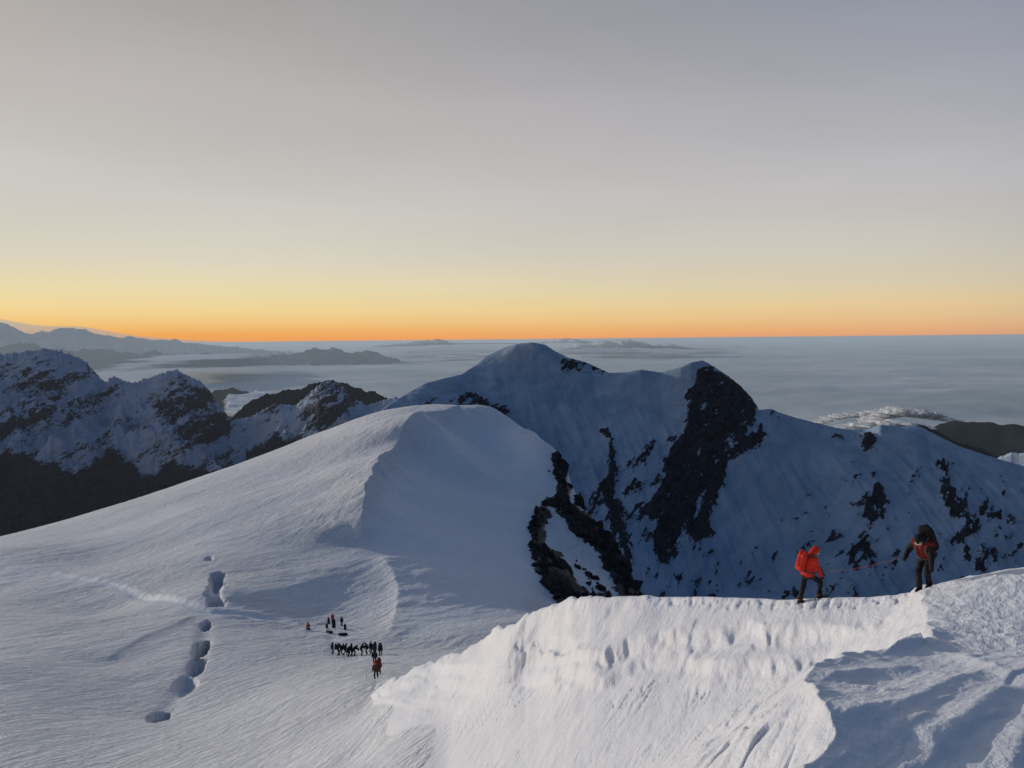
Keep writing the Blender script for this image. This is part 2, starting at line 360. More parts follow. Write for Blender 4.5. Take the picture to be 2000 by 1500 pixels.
U, V = pix(X, Y, z2)
vtop = np.interp(U, [640, 747, 800, 860, 915, 1002, 1115, 1178, 1247, 1330, 1420, 1500, 1600, 1700, 1790], [1380, 1330, 1312, 1290, 1292, 1272, 1262, 1270, 1236, 1215, 1222, 1225, 1205, 1215, 1215])
vhgt = np.interp(U, [640, 705, 810, 950, 1125, 1250, 1400, 1480, 1600, 1700, 1790], [6, 44, 66, 42, 52, 55, 80, 70, 60, 24, 8])
cusp = np.abs(fbm(U/95+.5*fbm(U/40, V/30, 2, 139), V/55, 2, 131)); cusp2 = np.abs(fbm(U/46, V/18, 3, 133))
tt_ = (V-vtop+22*cusp-6+9*cusp2+26*fbm(U/170, V/60, 3, 135))/vhgt            # 0 at the lip of the broken crust, 1 at its foot
face_m = sstep(-.15, .1, tt_)*sstep(1.5, .8, tt_)
rough = face_m
wx, wy = X+fbm(X/3.5, Y/3.5, 4, 51)*2.2, Y+fbm(X/3.5, Y/3.5, 4, 61)*2.2
slab = fbm(wx/3.4, wy/3.4, 3, 71)*3.2
fr = slab-np.floor(slab); slab = (np.floor(slab)+sstep(.0, .35, fr))/3.2          # broken slabs with short scarps
bl2 = np.abs(fbm(wx/1.1, wy/1.1, 4, 81))
patchy = sstep(-.15, .35, fbm(X/4.5, Y/4.5, 3, 83))
z2 = z2+(.25*fbm(X/1.6, Y/1.6, 3, 97)+.45*slab)*np.exp(-np.abs(RR-Rc[None])/2.2)*sstep(rad(13), rad(3), AZ)
z2 = z2-(.2+2.2*sstep(math.atan2(*P(800,1400,50)[:2]), math.atan2(*P(560,1400,50)[:2]), AZ))*sstep(math.atan2(*P(1000,1400,50)[:2]), math.atan2(*P(740,1400,50)[:2]), AZ)
z2 = z2-9*sstep(math.atan2(*P(1800,1150,20)[:2]), math.atan2(*P(1850,1150,20)[:2]), AZ)
ca2 = rad(50); a2, c2 = X*math.cos(ca2)+Y*math.sin(ca2), -X*math.sin(ca2)+Y*math.cos(ca2)
cn_ = fbm(a2/2.6+.5*fbm(X/2, Y/2, 2, 141), c2/.55, 3, 143)
cracks = .07*np.exp(-(cn_/.05)**2)*sstep(-.05, .3, fbm(X/3.5, Y/3.5, 3, 147))*sstep(.9, 1.3, tt_)
tread = np.exp(-((RR-Rc[None]+.35)/.40)**2)*sstep(rad(6), rad(12), AZ)
z2 = z2-.10*tread*sstep(.0, .35, fbm(X/.28, Y/.28, 2, 177))
near2 = sstep(75, 60, RR)
z2 = z2+near2*(-(.45*sstep(0, .35, tt_)+.35*sstep(.45+.5*cusp, .75+.5*cusp, tt_))*sstep(1800, 1600, U)*.8+rough*(.22*slab+.22*patchy*bl2)+.16*fbm(X/4.6, Y/4.6, 3, 91)+.02*fbm(X/.7, Y/.7, 4, 93)-cracks)
soft_k = .25+2.2*sstep(math.atan2(*P(930,1400,50)[:2]), math.atan2(*P(760,1400,50)[:2]), AZ)*sstep(66, 52, RR)
z12 = smax(z1, z2, soft_k)
# near rib with its wind-carved steps
z3 = S3(X, Y)
d3 = poly_sdf(X+.12*fbm(X*1.2, Y*1.2, 3, 15), Y+.12*fbm(X*1.2, Y*1.2, 3, 16), S3poly)
rib = P(1900,1330,11.2)[:2]-P(1660,1500,6.7)[:2]; rib = rib/np.hypot(*rib)
la, lc = X*rib[0]+Y*rib[1], -X*rib[1]+Y*rib[0]
_r3 = np.linspace(4.5, 24, 1500)
def hit3(u, v):
    d = P(u, v, 1.0); h = S3(d[0]*_r3, d[1]*_r3)-d[2]*_r3; k = int(np.argmax(h > 0)) if (h > 0).any() else len(_r3)-1
    return np.array([d[0]*_r3[k], d[1]*_r3[k]])
bend = .16*fbm(X/1.1, Y/1.1, 3, 101)+.05*fbm(X/.25, Y/.25, 3, 102)
def step3(line, h, near_w, far_w, fade=.25):
    d, sg, t = polyline_dist(X+bend, Y+bend, [hit3(*p) for p in line])
    return h*np.exp(-(d/np.where(sg > 0, near_w, far_w))**np.where(sg > 0, 1.6, 1.0))*sstep(0, fade, t)*sstep(1, 1-fade, t)
steps = (step3([(1585,1386),(1628,1370),(1660,1356),(1727,1340),(1767,1332),(1850,1330)], .10, .16, .5)
  +step3([(1560,1530),(1607,1495),(1649,1468),(1700,1444),(1740,1423),(1788,1396),(1828,1372),(1868,1345),(1927,1321),(1990,1300)], .12, .16, 1.0)
  +step3([(1800,1600),(1820,1495),(1825,1473),(1855,1444),(1887,1415),(1916,1388),(1953,1359),(1993,1348),(2080,1330)], .12, .16, .95)
  +step3([(1960,1560),(1985,1470),(2030,1420),(2100,1390)], .09, .15, .7)+step3([(1640,1384),(1681,1382),(1727,1387),(1780,1380)], .03, .05, .4)+step3([(1680,1520),(1730,1480),(1790,1440),(1830,1420)], .05, .1, .5)
  +step3([(1830,1287),(1900,1300),(1960,1318),(2020,1345)], .09, .2, .6))
crust = fbm(X*2.4, Y*2.4, 4, 111)
upper = sstep(12.5, 15.5, RR)
ph = lc*2.1+1.0*fbm(la/3.5, lc/1.2, 3, 121)+.2*fbm(la/.8, lc/.3, 3, 122); saw = ph-np.floor(ph); saw = np.where(saw < .25, sstep(0, .25, saw), 1-((saw-.25)/.75)**1.2)
z3 = z3+(steps*.8+(1-upper)*(.035*saw*sstep(-.25, .25, fbm(la/2.5, lc/1.5, 2, 123))+.018*ridged(la/3.2+.4*fbm(la/2, lc, 2, 118), lc/.34, 3, 113)+.014*fbm(la/.9, lc/.3, 4, 115))+upper*(.05*crust+.035*ridged(X*1.7, Y*1.7, 4, 117)))*sstep(2.5, 5.5, RR)
z3 = z3-np.maximum(d3, 0)*.8+np.where(d3 > 0, .10*fbm(X/1.5, Y/1.5, 4, 171)+.03*fbm(X/.3, Y/.3, 3, 173)-cracks, 0)*sstep(0, .5, d3)+.26*np.exp(np.minimum(d3, 0)/.55)*sstep(18, 15, RR)*sstep(3, 6, RR)
z3 = np.where((RR > 21) & (d3 < 0), z3-.55*np.maximum(RR-23.6, 0)*sstep(rad(28.6), rad(30), AZ), z3)
z12 = np.where(RR < 22, np.minimum(z12, z3+np.maximum(d3+.15, 0)*(.9+2.1*sstep(18, 22, RR))-.05), z12)
Z = smax(z12, z3, .06+.6*sstep(.2, 1.2, d3))
sas = np.where(z3 > z12, np.where(d3 > 0, .16, np.where(RR > 14, .25, .06)), np.where(z2 > z1, .16, 1.0))
# smoother in the lee of the dome
U, V = pix(X, Y, Z)
lee = sstep(-30, 40, -poly_sdf(U, V, [(730,1080),(712,1030),(760,930),(850,845),(960,800),(1090,890),(1060,1150),(1000,1190),(860,1250),(785,1240),(790,1180),(760,1100)]))
sas = sas*(1-.55*lee*(RR > 75))
trail = np.exp(-(td/1.6)**2); sas = sas*(1-.7*trail)
rock1 = np.minimum(poly_sdf(U, V, [(1080,888),(1100,888),(1106,930),(1114,985),(1152,1010),(1192,1050),(1217,1095),(1245,1185),(1215,1185),(1190,1120),(1160,1072),(1120,1032),(1095,1003),(1070,988),(1066,975),(1093,970),(1086,930)]),
                   poly_sdf(U, V, [(1050,1000),(1065,985),(1075,1010),(1062,1040),(1068,1070),(1095,1085),(1100,1110),(1120,1130),(1150,1160),(1190,1165),(1200,1185),(1095,1185),(1070,1140),(1045,1110),(1038,1060)]))
rockn = fbm(X/7, (Y+Z)/7, 5, 151)
rock_m = np.where(RR > 150, .62-(rock1+13*rockn)/14, 0)
Z = Z+np.where(RR > 150, sstep(.4, .9, rock_m)*(1.6*ridged(X/6, Y/6, 4, 155)+.5), 0)
near = grid_mesh('snow_slope', X, Y, Z, mat_snow, {'sastrugi': sas, 'rock': rock_m})
tag(near, 'wind-packed snow ridge, saddle and snow dome in low sun', kind='structure')
_Z = Z
def ground(x, y):
    """height of the near snow under points"""
    x, y = np.asarray(x, float), np.asarray(y, float)
    i = np.interp(np.hypot(x, y), rr, np.arange(len(rr))); j = np.interp(np.arctan2(x, y), az, np.arange(len(az)))
    i0, j0 = np.minimum(i.astype(int), len(rr)-2), np.minimum(j.astype(int), len(az)-2); fi, fj = i-i0, j-j0
    return (_Z[i0, j0]*(1-fj)+_Z[i0, j0+1]*fj)*(1-fi)+(_Z[i0+1, j0]*(1-fj)+_Z[i0+1, j0+1]*fj)*fi
_rh = np.geomspace(4, 420, 5000)
def hit(u, v, r0=4):
    """where a pixel's line of sight first meets the near snow beyond range r0"""
    d = P(u, v, 1.0); q = _rh[_rh >= r0]; h = ground(d[0]*q, d[1]*q)-d[2]*q
    k = int(np.argmax(h > 0)) if (h > 0).any() else int(np.argmax(h))
    x, y = d[0]*q[k], d[1]*q[k]; return Vector((x, y, float(ground(x, y))))

# ------------------------------------------------------------------ the snow mountain across the gap
ridge = [(250,1080,860),(420,980,870),(560,905,880),(640,862,900),(700,832,950),(760,790,1010),(830,748,1150),(900,731,1250),(930,712,1330),(950,695,1370),(985,679,1400),(1010,671,1400),(1040,668,1400),(1065,673,1400),(1085,686,1395),(1110,698,1380),(1142,706,1350),(1160,714,1340),(1190,728,1300),(1225,726,1270),(1252,721,1250),(1290,727,1210),(1330,716,1150),(1350,707,1130),(1372,703,1120),(1392,714,1110),(1420,732,1100),(1445,752,1090),(1470,778,1070),(1483,800,1060),(1505,798,1060),(1525,806,1055),(1560,817,1050),(1620,832,1040),(1650,838,1035),(1690,838,1030),(1720,829,1000),(1760,833,985),(1790,829,980),(1830,850,960),(1870,870,940),(1920,887,920),(2000,910,900),(2250,965,850),(2500,1000,830)]
_rf = lambda u: float(np.interp(u, [760, 1040, 1252, 1372, 1483, 1700, 2000, 2500], [1, .92, 1290/1250, 1310/1120, 1320/1060, 1370/1025, 1450/900, 1500/830]))
face = [(1100,800,1250),(1200,900,1095),(1300,1000,950),(1250,1100,870),(1400,900,990),(1420,800,1050),(1450,1000,920),(1500,1100,850),(1600,900,965),(1600,1000,885),(1700,1000,850),(1800,900,900),(1800,1000,825),(1900,1000,800),(2000,1000,790),(1000,760,1280),(930,770,1200),(850,790,1060),(1000,830,1180),(900,840,1000),(1100,1000,1000),(1100,1100,900),(1200,800,1200),(1300,800,1130),(1300,900,1040),(1200,1000,990),(1180,1200,830),(1400,1200,800),(1600,1200,760),(1800,1200,720),(2000,1200,700),(2300,1200,700),(1040,720,1360),(700,900,860),(800,950,850),(900,1100,830),(500,1100,780),(1000,1500,560),(1400,1500,540),(2000,1500,500)]
ridge = [(u, v, r*_rf(u)) for u, v, r in ridge]; face = [(u, v, r*_rf(u)) for u, v, r in face]
def ridge_height(az, rr, ridge, face, back, tail):
    A, Rg = np.meshgrid(az, rr); X, Y = Rg*np.sin(A), Rg*np.cos(A)
    th = np.array([math.atan2(*P(*p)[:2]) for p in ridge]); o = np.argsort(th)
    Rc = np.interp(az, th[o], np.array([p[2] for p in ridge], float)[o]); Zc = np.interp(az, th[o], np.array([P(*p)[2] for p in ridge])[o])
    S = RBF([P(*p) for p in ridge[::2]]+[P(*p) for p in face], 1e-6)
    z = S(X, Y); zr = S(Rc*np.sin(az), Rc*np.cos(az))
    d = Rc[None]-Rg
    z = z+(Zc-zr)[None]*np.exp(-np.abs(d)/tail)
    b = np.maximum(-d, 0)
    z = np.where(d < 0, np.minimum(z, Zc[None])*0+Zc[None]-back*b, z)
    return A, Rg, X, Y, z, d
az1 = np.linspace(rad(-24), rad(46), 760)
rr1 = np.concatenate([np.linspace(560, 850, 50, endpoint=False), np.linspace(850, 1500, 280, endpoint=False), np.linspace(1500, 1950, 26)])
A1, R1, X1, Y1, Z1, D1 = ridge_height(az1, rr1, ridge, face, .75, 60)
U, V = pix(X1, Y1, Z1)
rock_polys = [
 [(1385,716),(1440,745),(1482,795),(1470,830),(1430,870),(1400,900),(1390,930),(1360,990),(1330,1050),(1310,1095),(1290,1090),(1270,1060),(1280,1020),(1245,1000),(1290,960),(1300,930),(1300,890),(1330,850),(1350,810),(1340,770),(1368,735)],
 [(1400,890),(1490,838),(1487,868),(1440,890),(1420,905),(1410,960),(1390,1010),(1395,1040),(1350,1070),(1330,1050),(1370,990),(1390,930)],
 [(1176,840),(1190,840),(1205,900),(1200,960),(1212,1000),(1235,1100),(1205,1090),(1187,1000),(1172,960),(1195,900)],
 [(1220,902),(1290,862),(1340,842),(1330,860),(1290,882),(1230,920)], [(1205,962),(1280,930),(1290,942),(1225,972)], [(1130,985),(1180,960),(1185,970),(1140,1000)],
 [(1222,1010),(1290,975),(1290,990),(1240,1025)],
 [(1822,905),(1845,903),(1858,955),(1900,1020),(1925,1060),(1930,1125),(1900,1130),(1905,1080),(1880,1030),(1850,990),(1832,940)],
 [(1692,960),(1725,960),(1735,990),(1715,1028),(1690,1010)], [(1905,985),(1935,985),(1960,1010),(1930,1020)], [(1935,1070),(1960,1075),(1970,1110),(1945,1110)],
 [(1105,704),(1145,704),(1152,716),(1120,730),(1098,724)], [(1155,713),(1170,716),(1182,728),(1165,724)],
 [(830,800),(880,776),(940,776),(995,805),(985,835),(940,800),(880,795)], [(1672,855),(1700,860),(1714,886),(1692,880)], [(1628,849),(1642,849),(1642,858),(1628,858)], [(1495,797),(1525,800),(1522,810),(1500,808)],
 [(1860,1060),(1875,1045),(1885,1060),(1900,1090),(1890,1100)], [(1665,1060),(1700,1050),(1690,1085),(1665,1110)], [(1800,1070),(1830,1060),(1830,1090),(1805,1100)]]
big = np.full(U.shape, 1e9)
n1 = fbm(X1/34, (Y1+Z1)/34, 4, 201)
wU, wV = U+14*n1, V+14*fbm(X1/40, Z1/40, 3, 205)
for p in rock_polys[:3]: big = np.minimum(big, poly_sdf(wU, wV, p))
small = np.full(U.shape, 1e9)
for p in rock_polys[3:]: small = np.minimum(small, poly_sdf(wU, wV, p))
rk = np.maximum(np.clip(.55-big/18, -.3, .92), np.clip(.42-small/22, -.3, .60))
along, across = X1*.87+Z1*.5, -X1*.5+Z1*.87
ledge = fbm(along/75, across/11, 5, 271); ledge2 = fbm(along/26, across/4, 5, 273)
rk = rk+sstep(-.4, .3, rk)*np.where(small < big, 1.15, .8)*(.75*ledge+.65*ledge2)
# scattered specks on the lower, steeper snow
sp = sstep(40, -40, poly_sdf(U, V, [(1560,1000),(1680,940),(1800,940),(1960,950),(2100,1000),(2100,1150),(1500,1200),(1200,1200),(1100,1040),(1130,930),(1230,930),(1330,1060),(1480,1100)]))
rk = np.maximum(rk, np.where(sp > 0, .17*sp+1.0*fbm(along/30, across/9, 5, 211), -.3))
band = ridged(U/150, V/46, 3, 221)
rk = np.where(D1 < 0, rk*.4, rk)
rs = sstep(.2, .8, rk)
relief = rs*(15*(ridged(along/60, across/30, 5, 231)-.4)+6)+5*fbm(X1/110, Y1/110, 4, 241)+2.2*fbm(X1/26, Y1/26, 4, 243)+9.0*(ridged(X1/48+Z1/200, Z1/260, 4, 247)-.5)*sstep(30, 140, D1)
# ice shelves across the middle of the face
shelf = sstep(30, -30, poly_sdf(U, V, [(1080,830),(1180,860),(1320,840),(1330,900),(1190,960),(1090,920)]))
relief = relief+shelf*6*(ridged(X1/55, Z1/28, 3, 251)-.4)
Z1 = Z1+relief*sstep(0, 26, np.abs(D1))+.5*fbm(X1/12, Y1/12, 3, 261)+1.5*rs*fbm(X1/9, Y1/9, 3, 263)
mat_m1 = mountain_mat('shade_toned_snow_and_rock', (.38, .47, .56), (.024, .024, .029), .045, 4.0)  # snow darkened and blued: part of this face's shade is painted into its colour
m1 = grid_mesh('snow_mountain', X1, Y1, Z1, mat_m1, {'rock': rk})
tag(m1, 'shaded snow mountain with dark rock buttress and two summits', kind='structure')

# ------------------------------------------------------------------ ranges further off
def range_mesh(name, sky, r, width, foot, relief, mat, az_lim=None, nc=500, nr=120, seed=0, rock=None, amp_ridge=0.0, front=1.0, cell=None, back=1.0):
    """a mountain range whose crest runs at range r (number or list per point) and falls to height foot on both sides"""
    pts = [(u, v, (r if not isinstance(r, (list, tuple)) else r[i])) for i, (u, v) in enumerate(sky)]
    th = np.array([math.atan2(*P(*p)[:2]) for p in pts]); zz = np.array([P(*p)[2] for p in pts]); rp = np.array([p[2] for p in pts], float)
    o = np.argsort(th); lo, hi = (th.min(), th.max()) if az_lim is None else (rad(az_lim[0]), rad(az_lim[1]))
    a = np.linspace(lo, hi, nc); Rc = np.interp(a, th[o], rp[o]); Zc = np.interp(a, th[o], zz[o])
    t = np.linspace(-1, 1, nr); t = np.sign(t)*np.abs(t)**1.25
    A, T = np.meshgrid(a, t); Rg = Rc[None]+T*width*np.where(T < 0, front, back); X, Y = Rg*np.sin(A), Rg*np.cos(A)
    h = (Zc-foot)[None]
    c = cell or width/3
    e = np.abs(T)
    prof = 1-e**.85
    n = ridged(X/c, Y/c, 6, seed+1)
    z = foot+h*prof+relief*(n-.55)*sstep(0, .12, e)*sstep(1.0, .6, e)+amp_ridge*fbm(A*r_scale(rp)/c*4, A*0, 5, seed+9)*np.exp(-e*9)
    return X, Y, z, T, A
def r_scale(rp): return float(np.mean(rp))
# mountains on the left, 6 to 8 km away
lsky = [(-2600,720),(-2000,700),(-1500,690),(-1100,680),(-800,672),(-500,670),(-300,676),(-150,690),(-60,700),(0,690),(40,686),(90,679),(118,684),(140,692),(165,702),(180,718),(205,744),(222,731),(240,741),(262,745),(285,738),(310,727),(345,721),(372,735),(395,744),(412,765),(432,792),(450,818),(490,812),(520,795),(545,784),(575,792),(600,770),(625,748),(645,742),(668,752),(690,775),(715,790),(745,782),(772,772),(830,800),(950,860),(1100,930)]
lr = [float(np.interp(u, [0, 190, 345, 450, 640, 1100], [7400, 7150, 6900, 6750, 6500, 6200])) for u, v in lsky]
def left_range():
    pts = [(u, v, r) for (u, v), r in zip(lsky, lr)]
    th = np.array([math.atan2(*P(*p)[:2]) for p in pts]); zz = np.array([P(*p)[2] for p in pts]); rp = np.array(lr, float)
    a = np.concatenate([np.linspace(rad(-78), rad(-37), 90, endpoint=False), np.linspace(rad(-37), rad(4), 620)])
    Rc = np.interp(a, th, rp); Zc = np.interp(a, th, zz)
    t = np.concatenate([np.linspace(-1, 0, 300, endpoint=False), np.linspace(0, 1, 30)])
    A, T = np.meshgrid(a, t); Rg = Rc[None]+np.where(T < 0, T*2900, T*2500)
    X, Y = Rg*np.sin(A), Rg*np.cos(A); D = np.abs(T*2900)
    slope = .62*D+.00006*D*D
    n = ridged(X/1500+.3*fbm(X/900, Y/900, 3, 301), Y/1500, 6, 303); n2 = fbm(X/420, Y/420, 5, 311); n3 = ridged(X/520, Y/520, 5, 317)
    k = sstep(0, 420, D)
    Z = Zc[None]-slope+k*(430*(n-.62)+60*n2+230*(n3-.55))+(1-k)*20*n2*sstep(0, 60, D)
    Z = Z+14*fbm(X/70, Y/70, 4, 321)*sstep(0, 80, D)
    Z = Z+(34*(ridged(A*420, A*0, 4, 331)-.6))*np.exp(-D/110)
    U, V = pix(X, Y, Z)
    gz = np.gradient(Z, axis=1)/np.maximum(np.abs(np.gradient(X, axis=1)), 1)
    gr = np.gradient(Z, axis=0)/np.maximum(np.abs(np.gradient(Y, axis=0)), 1)
    steep = np.sqrt(gz**2+gr**2)
    al_, ac_ = X*.79+Z*.62, -X*.62+Z*.79
    tex = .75*fbm(al_/620, ac_/105, 6, 341)+.35*fbm(al_/150, ac_/45, 5, 343)
    rk = .10+.30*np.clip(steep-.85, -.6, 1)+1.0*tex
    polys = [[(310,770),(345,728),(385,745),(410,770),(440,805),(445,850),(400,870),(350,860),(300,800)], [(30,720),(60,695),(100,700),(115,760),(80,770),(20,770)], [(165,702),(185,715),(200,742),(190,738)],
             [(470,800),(520,772),(590,750),(645,742),(700,755),(752,772),(700,795),(640,800),(620,775),(560,800),(500,815)], [(590,800),(640,770),(680,800),(650,840),(600,850)], [(0,800),(120,770),(100,820),(0,850)], [(120,800),(200,760),(240,740),(255,745),(200,790),(130,830)]]
    bias = np.full(U.shape, 1e9)
    for p in polys: bias = np.minimum(bias, poly_sdf(U, V, p))
    rk = rk+.30*sstep(14, -14, bias)-.04
    line = 905+22*fbm(X/500, Y/500, 4, 351)+.10*np.maximum(U-650, -60)*-1+60*fbm(U/90, V*0, 3, 361)
    line = np.where(U > 480, 880-.15*(U-480)+40*fbm(U/60, V*0, 3, 362), line)
    rk = np.maximum(rk, 1.5*sstep(-30, 35, V-line))
    return grid_mesh('snow_mountains', X, Y, Z, mountain_mat('far_shade_toned_snow_and_rock', (.42, .50, .59), (.012, .017, .030), .019, 12, .5, .09), {'rock': rk})  # snow tone lowered as well, putting some of these slopes' shade into the colour
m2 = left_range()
tag(m2, 'shaded snow and rock mountains above a dark valley', kind='structure')

def plain(name, c1, c2, scale, bump=0, rough=.9):
    m = Mat(name, rough, .05); n = m.noise(scale, 6, .6)
    m.color(m.mixc(m.rng(n, .3, .7), c1, c2))
    if bump: m.normal(m.bump(n, bump, .6))
    return m.m
mat_forest = plain('dark_forest', (.012, .022, .022), (.022, .032, .032), .004, 30)
mat_rockfar = plain('distant_rock', (.10, .11, .12), (.16, .17, .18), .0006)
mat_snowfar = plain('distant_snow_peaks', (.30, .31, .33), (.50, .51, .53), .0004)
mat_ground = plain('valley_fog', (.50, .56, .54), (.78, .79, .75), .00007)
def cloud_material():
    m = Mat('cloud_white', 1.0, 0.0); m.color((.84, .84, .84))
    n = m.noise(.0016, 6, .6)
    al = m.math('MULTIPLY', m.rng(m.math('ADD', m.attr('dense'), m.math('MULTIPLY', m.math('SUBTRACT', n, .5), .9)), .05, .75), .9)
    m.put(m.b.inputs['Alpha'], al)
    tr = m.n('ShaderNodeBsdfTranslucent'); tr.inputs['Color'].default_value = (.8, .8, .8, 1)
    return m.m
mat_cloud = cloud_material()

def hill(name, label, sky, r, width, foot, relief, mat, **kw):
    X, Y, Z, T, A = range_mesh(name, sky, r, width, foot, relief, mat, **kw)
    return tag(grid_mesh(name, X, Y, Z, mat), label, kind='structure')
hill('dark_ridge', 'dark rocky ridge behind the snow mountains on the left', [(380,900),(440,825),(470,795),(505,775),(520,768),(548,765),(575,757),(600,748),(622,742),(640,739),(662,744),(690,754),(720,762),(748,768),(775,785),(820,830)], 8200, 1500, -2400, 250, mat_forest, amp_ridge=60, seed=400)
hill('forested_ridge', 'dark forested ridge right behind the snow crest', [(1650,850),(1690,838),(1770,826),(1800,826),(1830,838),(1880,862),(1960,890),(2100,925),(2300,980)], 5200, 1600, -2900, 200, mat_forest, amp_ridge=30, seed=410)
hill('forested_ridge', 'broad dark blue-green ridge beyond the snow crest', [(1620,905),(1720,880),(1800,842),(1840,826),(1862,820),(1900,824),(1935,822),(1970,828),(2010,832),(2100,850),(2300,860),(2600,880)], 11000, 3500, -3500, 300, mat_forest, amp_ridge=60, seed=420)
hill('hazy_ridge', 'pale hazy ridge standing behind the dark ridge', [(1700,830),(1780,802),(1830,797),(1890,788),(1920,794),(1950,805),(1985,803),(2030,795),(2200,780),(2500,760)], 30000, 7000, -3900, 500, mat_forest, amp_ridge=120, seed=430)
hill('hazy_ridge', 'small hazy hill between the snow mountains', [(340,790),(400,770),(420,760),(455,757),(480,764),(505,772),(560,800)], 20000, 3000, -3700, 250, mat_forest, amp_ridge=60, seed=440)
hill('distant_range', 'long hazy mountain range low above the clouds', [(-900,640),(-400,660),(-200,680),(0,676),(40,668),(80,676),(150,686),(190,678),(240,690),(300,686),(330,692),(380,688),(420,692),(470,690),(520,697),(570,690),(600,684),(650,678),(675,688),(720,684),(760,694),(800,712),(850,740),(950,800),(1100,850)], 66000, 12000, -4000, 1500, mat_rockfar, amp_ridge=420, seed=450, nc=700)
hill('distant_range', 'high hazy peaks on the skyline under orange light', [(-900,650),(-500,645),(-200,640),(-60,640),(0,628),(14,630),(30,640),(50,650),(64,653),(82,643),(95,647),(120,642),(165,642),(190,652),(215,656),(240,660),(255,655),(270,658),(300,662),(330,666),(342,662),(352,668),(420,674),(520,684),(640,694),(760,705)], 100000, 14000, -3900, 2400, mat_snowfar, amp_ridge=330, seed=460, nc=900)

# ------------------------------------------------------------------ valley and cloud sea
azg = np.linspace(rad(-62), rad(62), 420); rg = rows((2500, 12000, 30), (12000, 120000, 190), (120000, 1500000, 40))
A, Rg = np.meshgrid(azg, rg); X, Y = Rg*np.sin(A), Rg*np.cos(A)
Zg = -3400+1400*sstep(9000, 20000, Rg)+150*(1-2*np.abs(fbm(X/9000, Y/6500, 6, 500)))*sstep(9000, 20000, Rg)
tag(grid_mesh('fog_sea', X, Y, Zg, mat_ground), 'flat pale sea of fog filling the valleys to the horizon', kind='structure')
def cloud_bank(name, label, kind, region, z, thick, cell, seed, n=(300, 120), cover=.0, cat=None, group=None, flat=.25):
    """billowing cloud over the ground patch seen in a pixel region at height z: lumpy top, flatter base"""
    def hit(u, v):
        d = P(u, v, 1.0); return z/d[2] if d[2] < 0 else 1e6
    us = [p[0] for p in region]; a0, a1 = math.atan2(*P(min(us), 700, 1)[:2]), math.atan2(*P(max(us), 700, 1)[:2])
    q = [(P(u, v, 1.0), hit(u, v)) for u, v in region]
    poly = [(d[0]*h/math.hypot(d[0], d[1]), d[1]*h/math.hypot(d[0], d[1])) for d, h in q]
    rs = [math.hypot(*p) for p in poly]
    a = np.linspace(a0, a1, n[0]); r = np.geomspace(min(rs)*.98, max(rs)*1.02, n[1])
    A, R_ = np.meshgrid(a, r); X, Y = R_*np.sin(A), R_*np.cos(A)
    sd = poly_sdf(X, Y, poly); ext = max(-sd.min(), 1)
    c1 = fbm(X/cell/2.6, Y/cell/2.6, 4, seed+1)
    f = np.clip(-sd/ext*2.2, -1, 1)*.55+c1*.8+cover
    bil = 1-np.abs(fbm(X/cell*.55, Y/cell, 5, seed+5))*2.0
    env = sstep(0, .5, f)**.7
    top = z+thick*env*(.25+.75*bil)*(1+.9*np.maximum(c1, 0))+thick*.02
    bot = z-thick*flat*env*(.6+.4*fbm(X/cell, Y/cell, 3, seed+9))
    keep = f > 0
    nr, nc = X.shape; idx = np.arange(nr*nc).reshape(nr, nc)
    fk = keep[:-1, :-1] & keep[:-1, 1:] & keep[1:, 1:] & keep[1:, :-1]
    quad = np.stack([idx[:-1, :-1], idx[:-1, 1:], idx[1:, 1:], idx[1:, :-1]], -1)[fk]
    vv = np.concatenate([np.stack([X, Y, top], -1).reshape(-1, 3), np.stack([X, Y, bot], -1).reshape(-1, 3)])
    quads = np.concatenate([quad[:, ::-1], quad+nr*nc]); used, inv = np.unique(quads, return_inverse=True)
    me = bpy.data.meshes.new(name); me.from_pydata(vv[used].tolist(), [], inv.reshape(-1, 4).tolist()); me.polygons.foreach_set('use_smooth', np.ones(len(me.polygons), bool))
    at = me.attributes.new('dense', 'FLOAT', 'POINT'); at.data.foreach_set('value', np.tile((sstep(0, .7, f)).ravel(), 2)[used].astype(np.float32)); me.materials.append(mat_cloud); o = bpy.data.objects.new(name, me); COL.objects.link(o)
    return tag(o, label, cat, group, kind)
cloud_bank('cloud_sea', 'wide sheet of rippled cloud under the orange horizon', 'stuff', [(700,690),(760,668),(860,662),(1000,662),(1150,660),(1300,661),(1440,668),(1420,682),(1250,692),(1050,700),(900,706),(780,704)], -1650, 150, 4200, 601, (460, 220), .12)
cloud_bank('cloud_sea', 'thin cloud streaks in front of the hazy range', 'stuff', [(180,722),(300,694),(420,692),(520,690),(520,700),(400,706),(300,722),(200,735)], -800, 60, 2200, 621, (260, 120), .05)
def puff_material():
    m = Mat('cumulus_white', 1.0, 0.0); n = m.noise(.009, 6, .65); m.color(m.mixc(m.rng(n, .3, .7), (.70, .72, .73), (.84, .84, .83)))
    m.put(m.b.inputs['Alpha'], m.rng(n, .38, .62, .12, .85)); return m.m
mat_puff = puff_material()
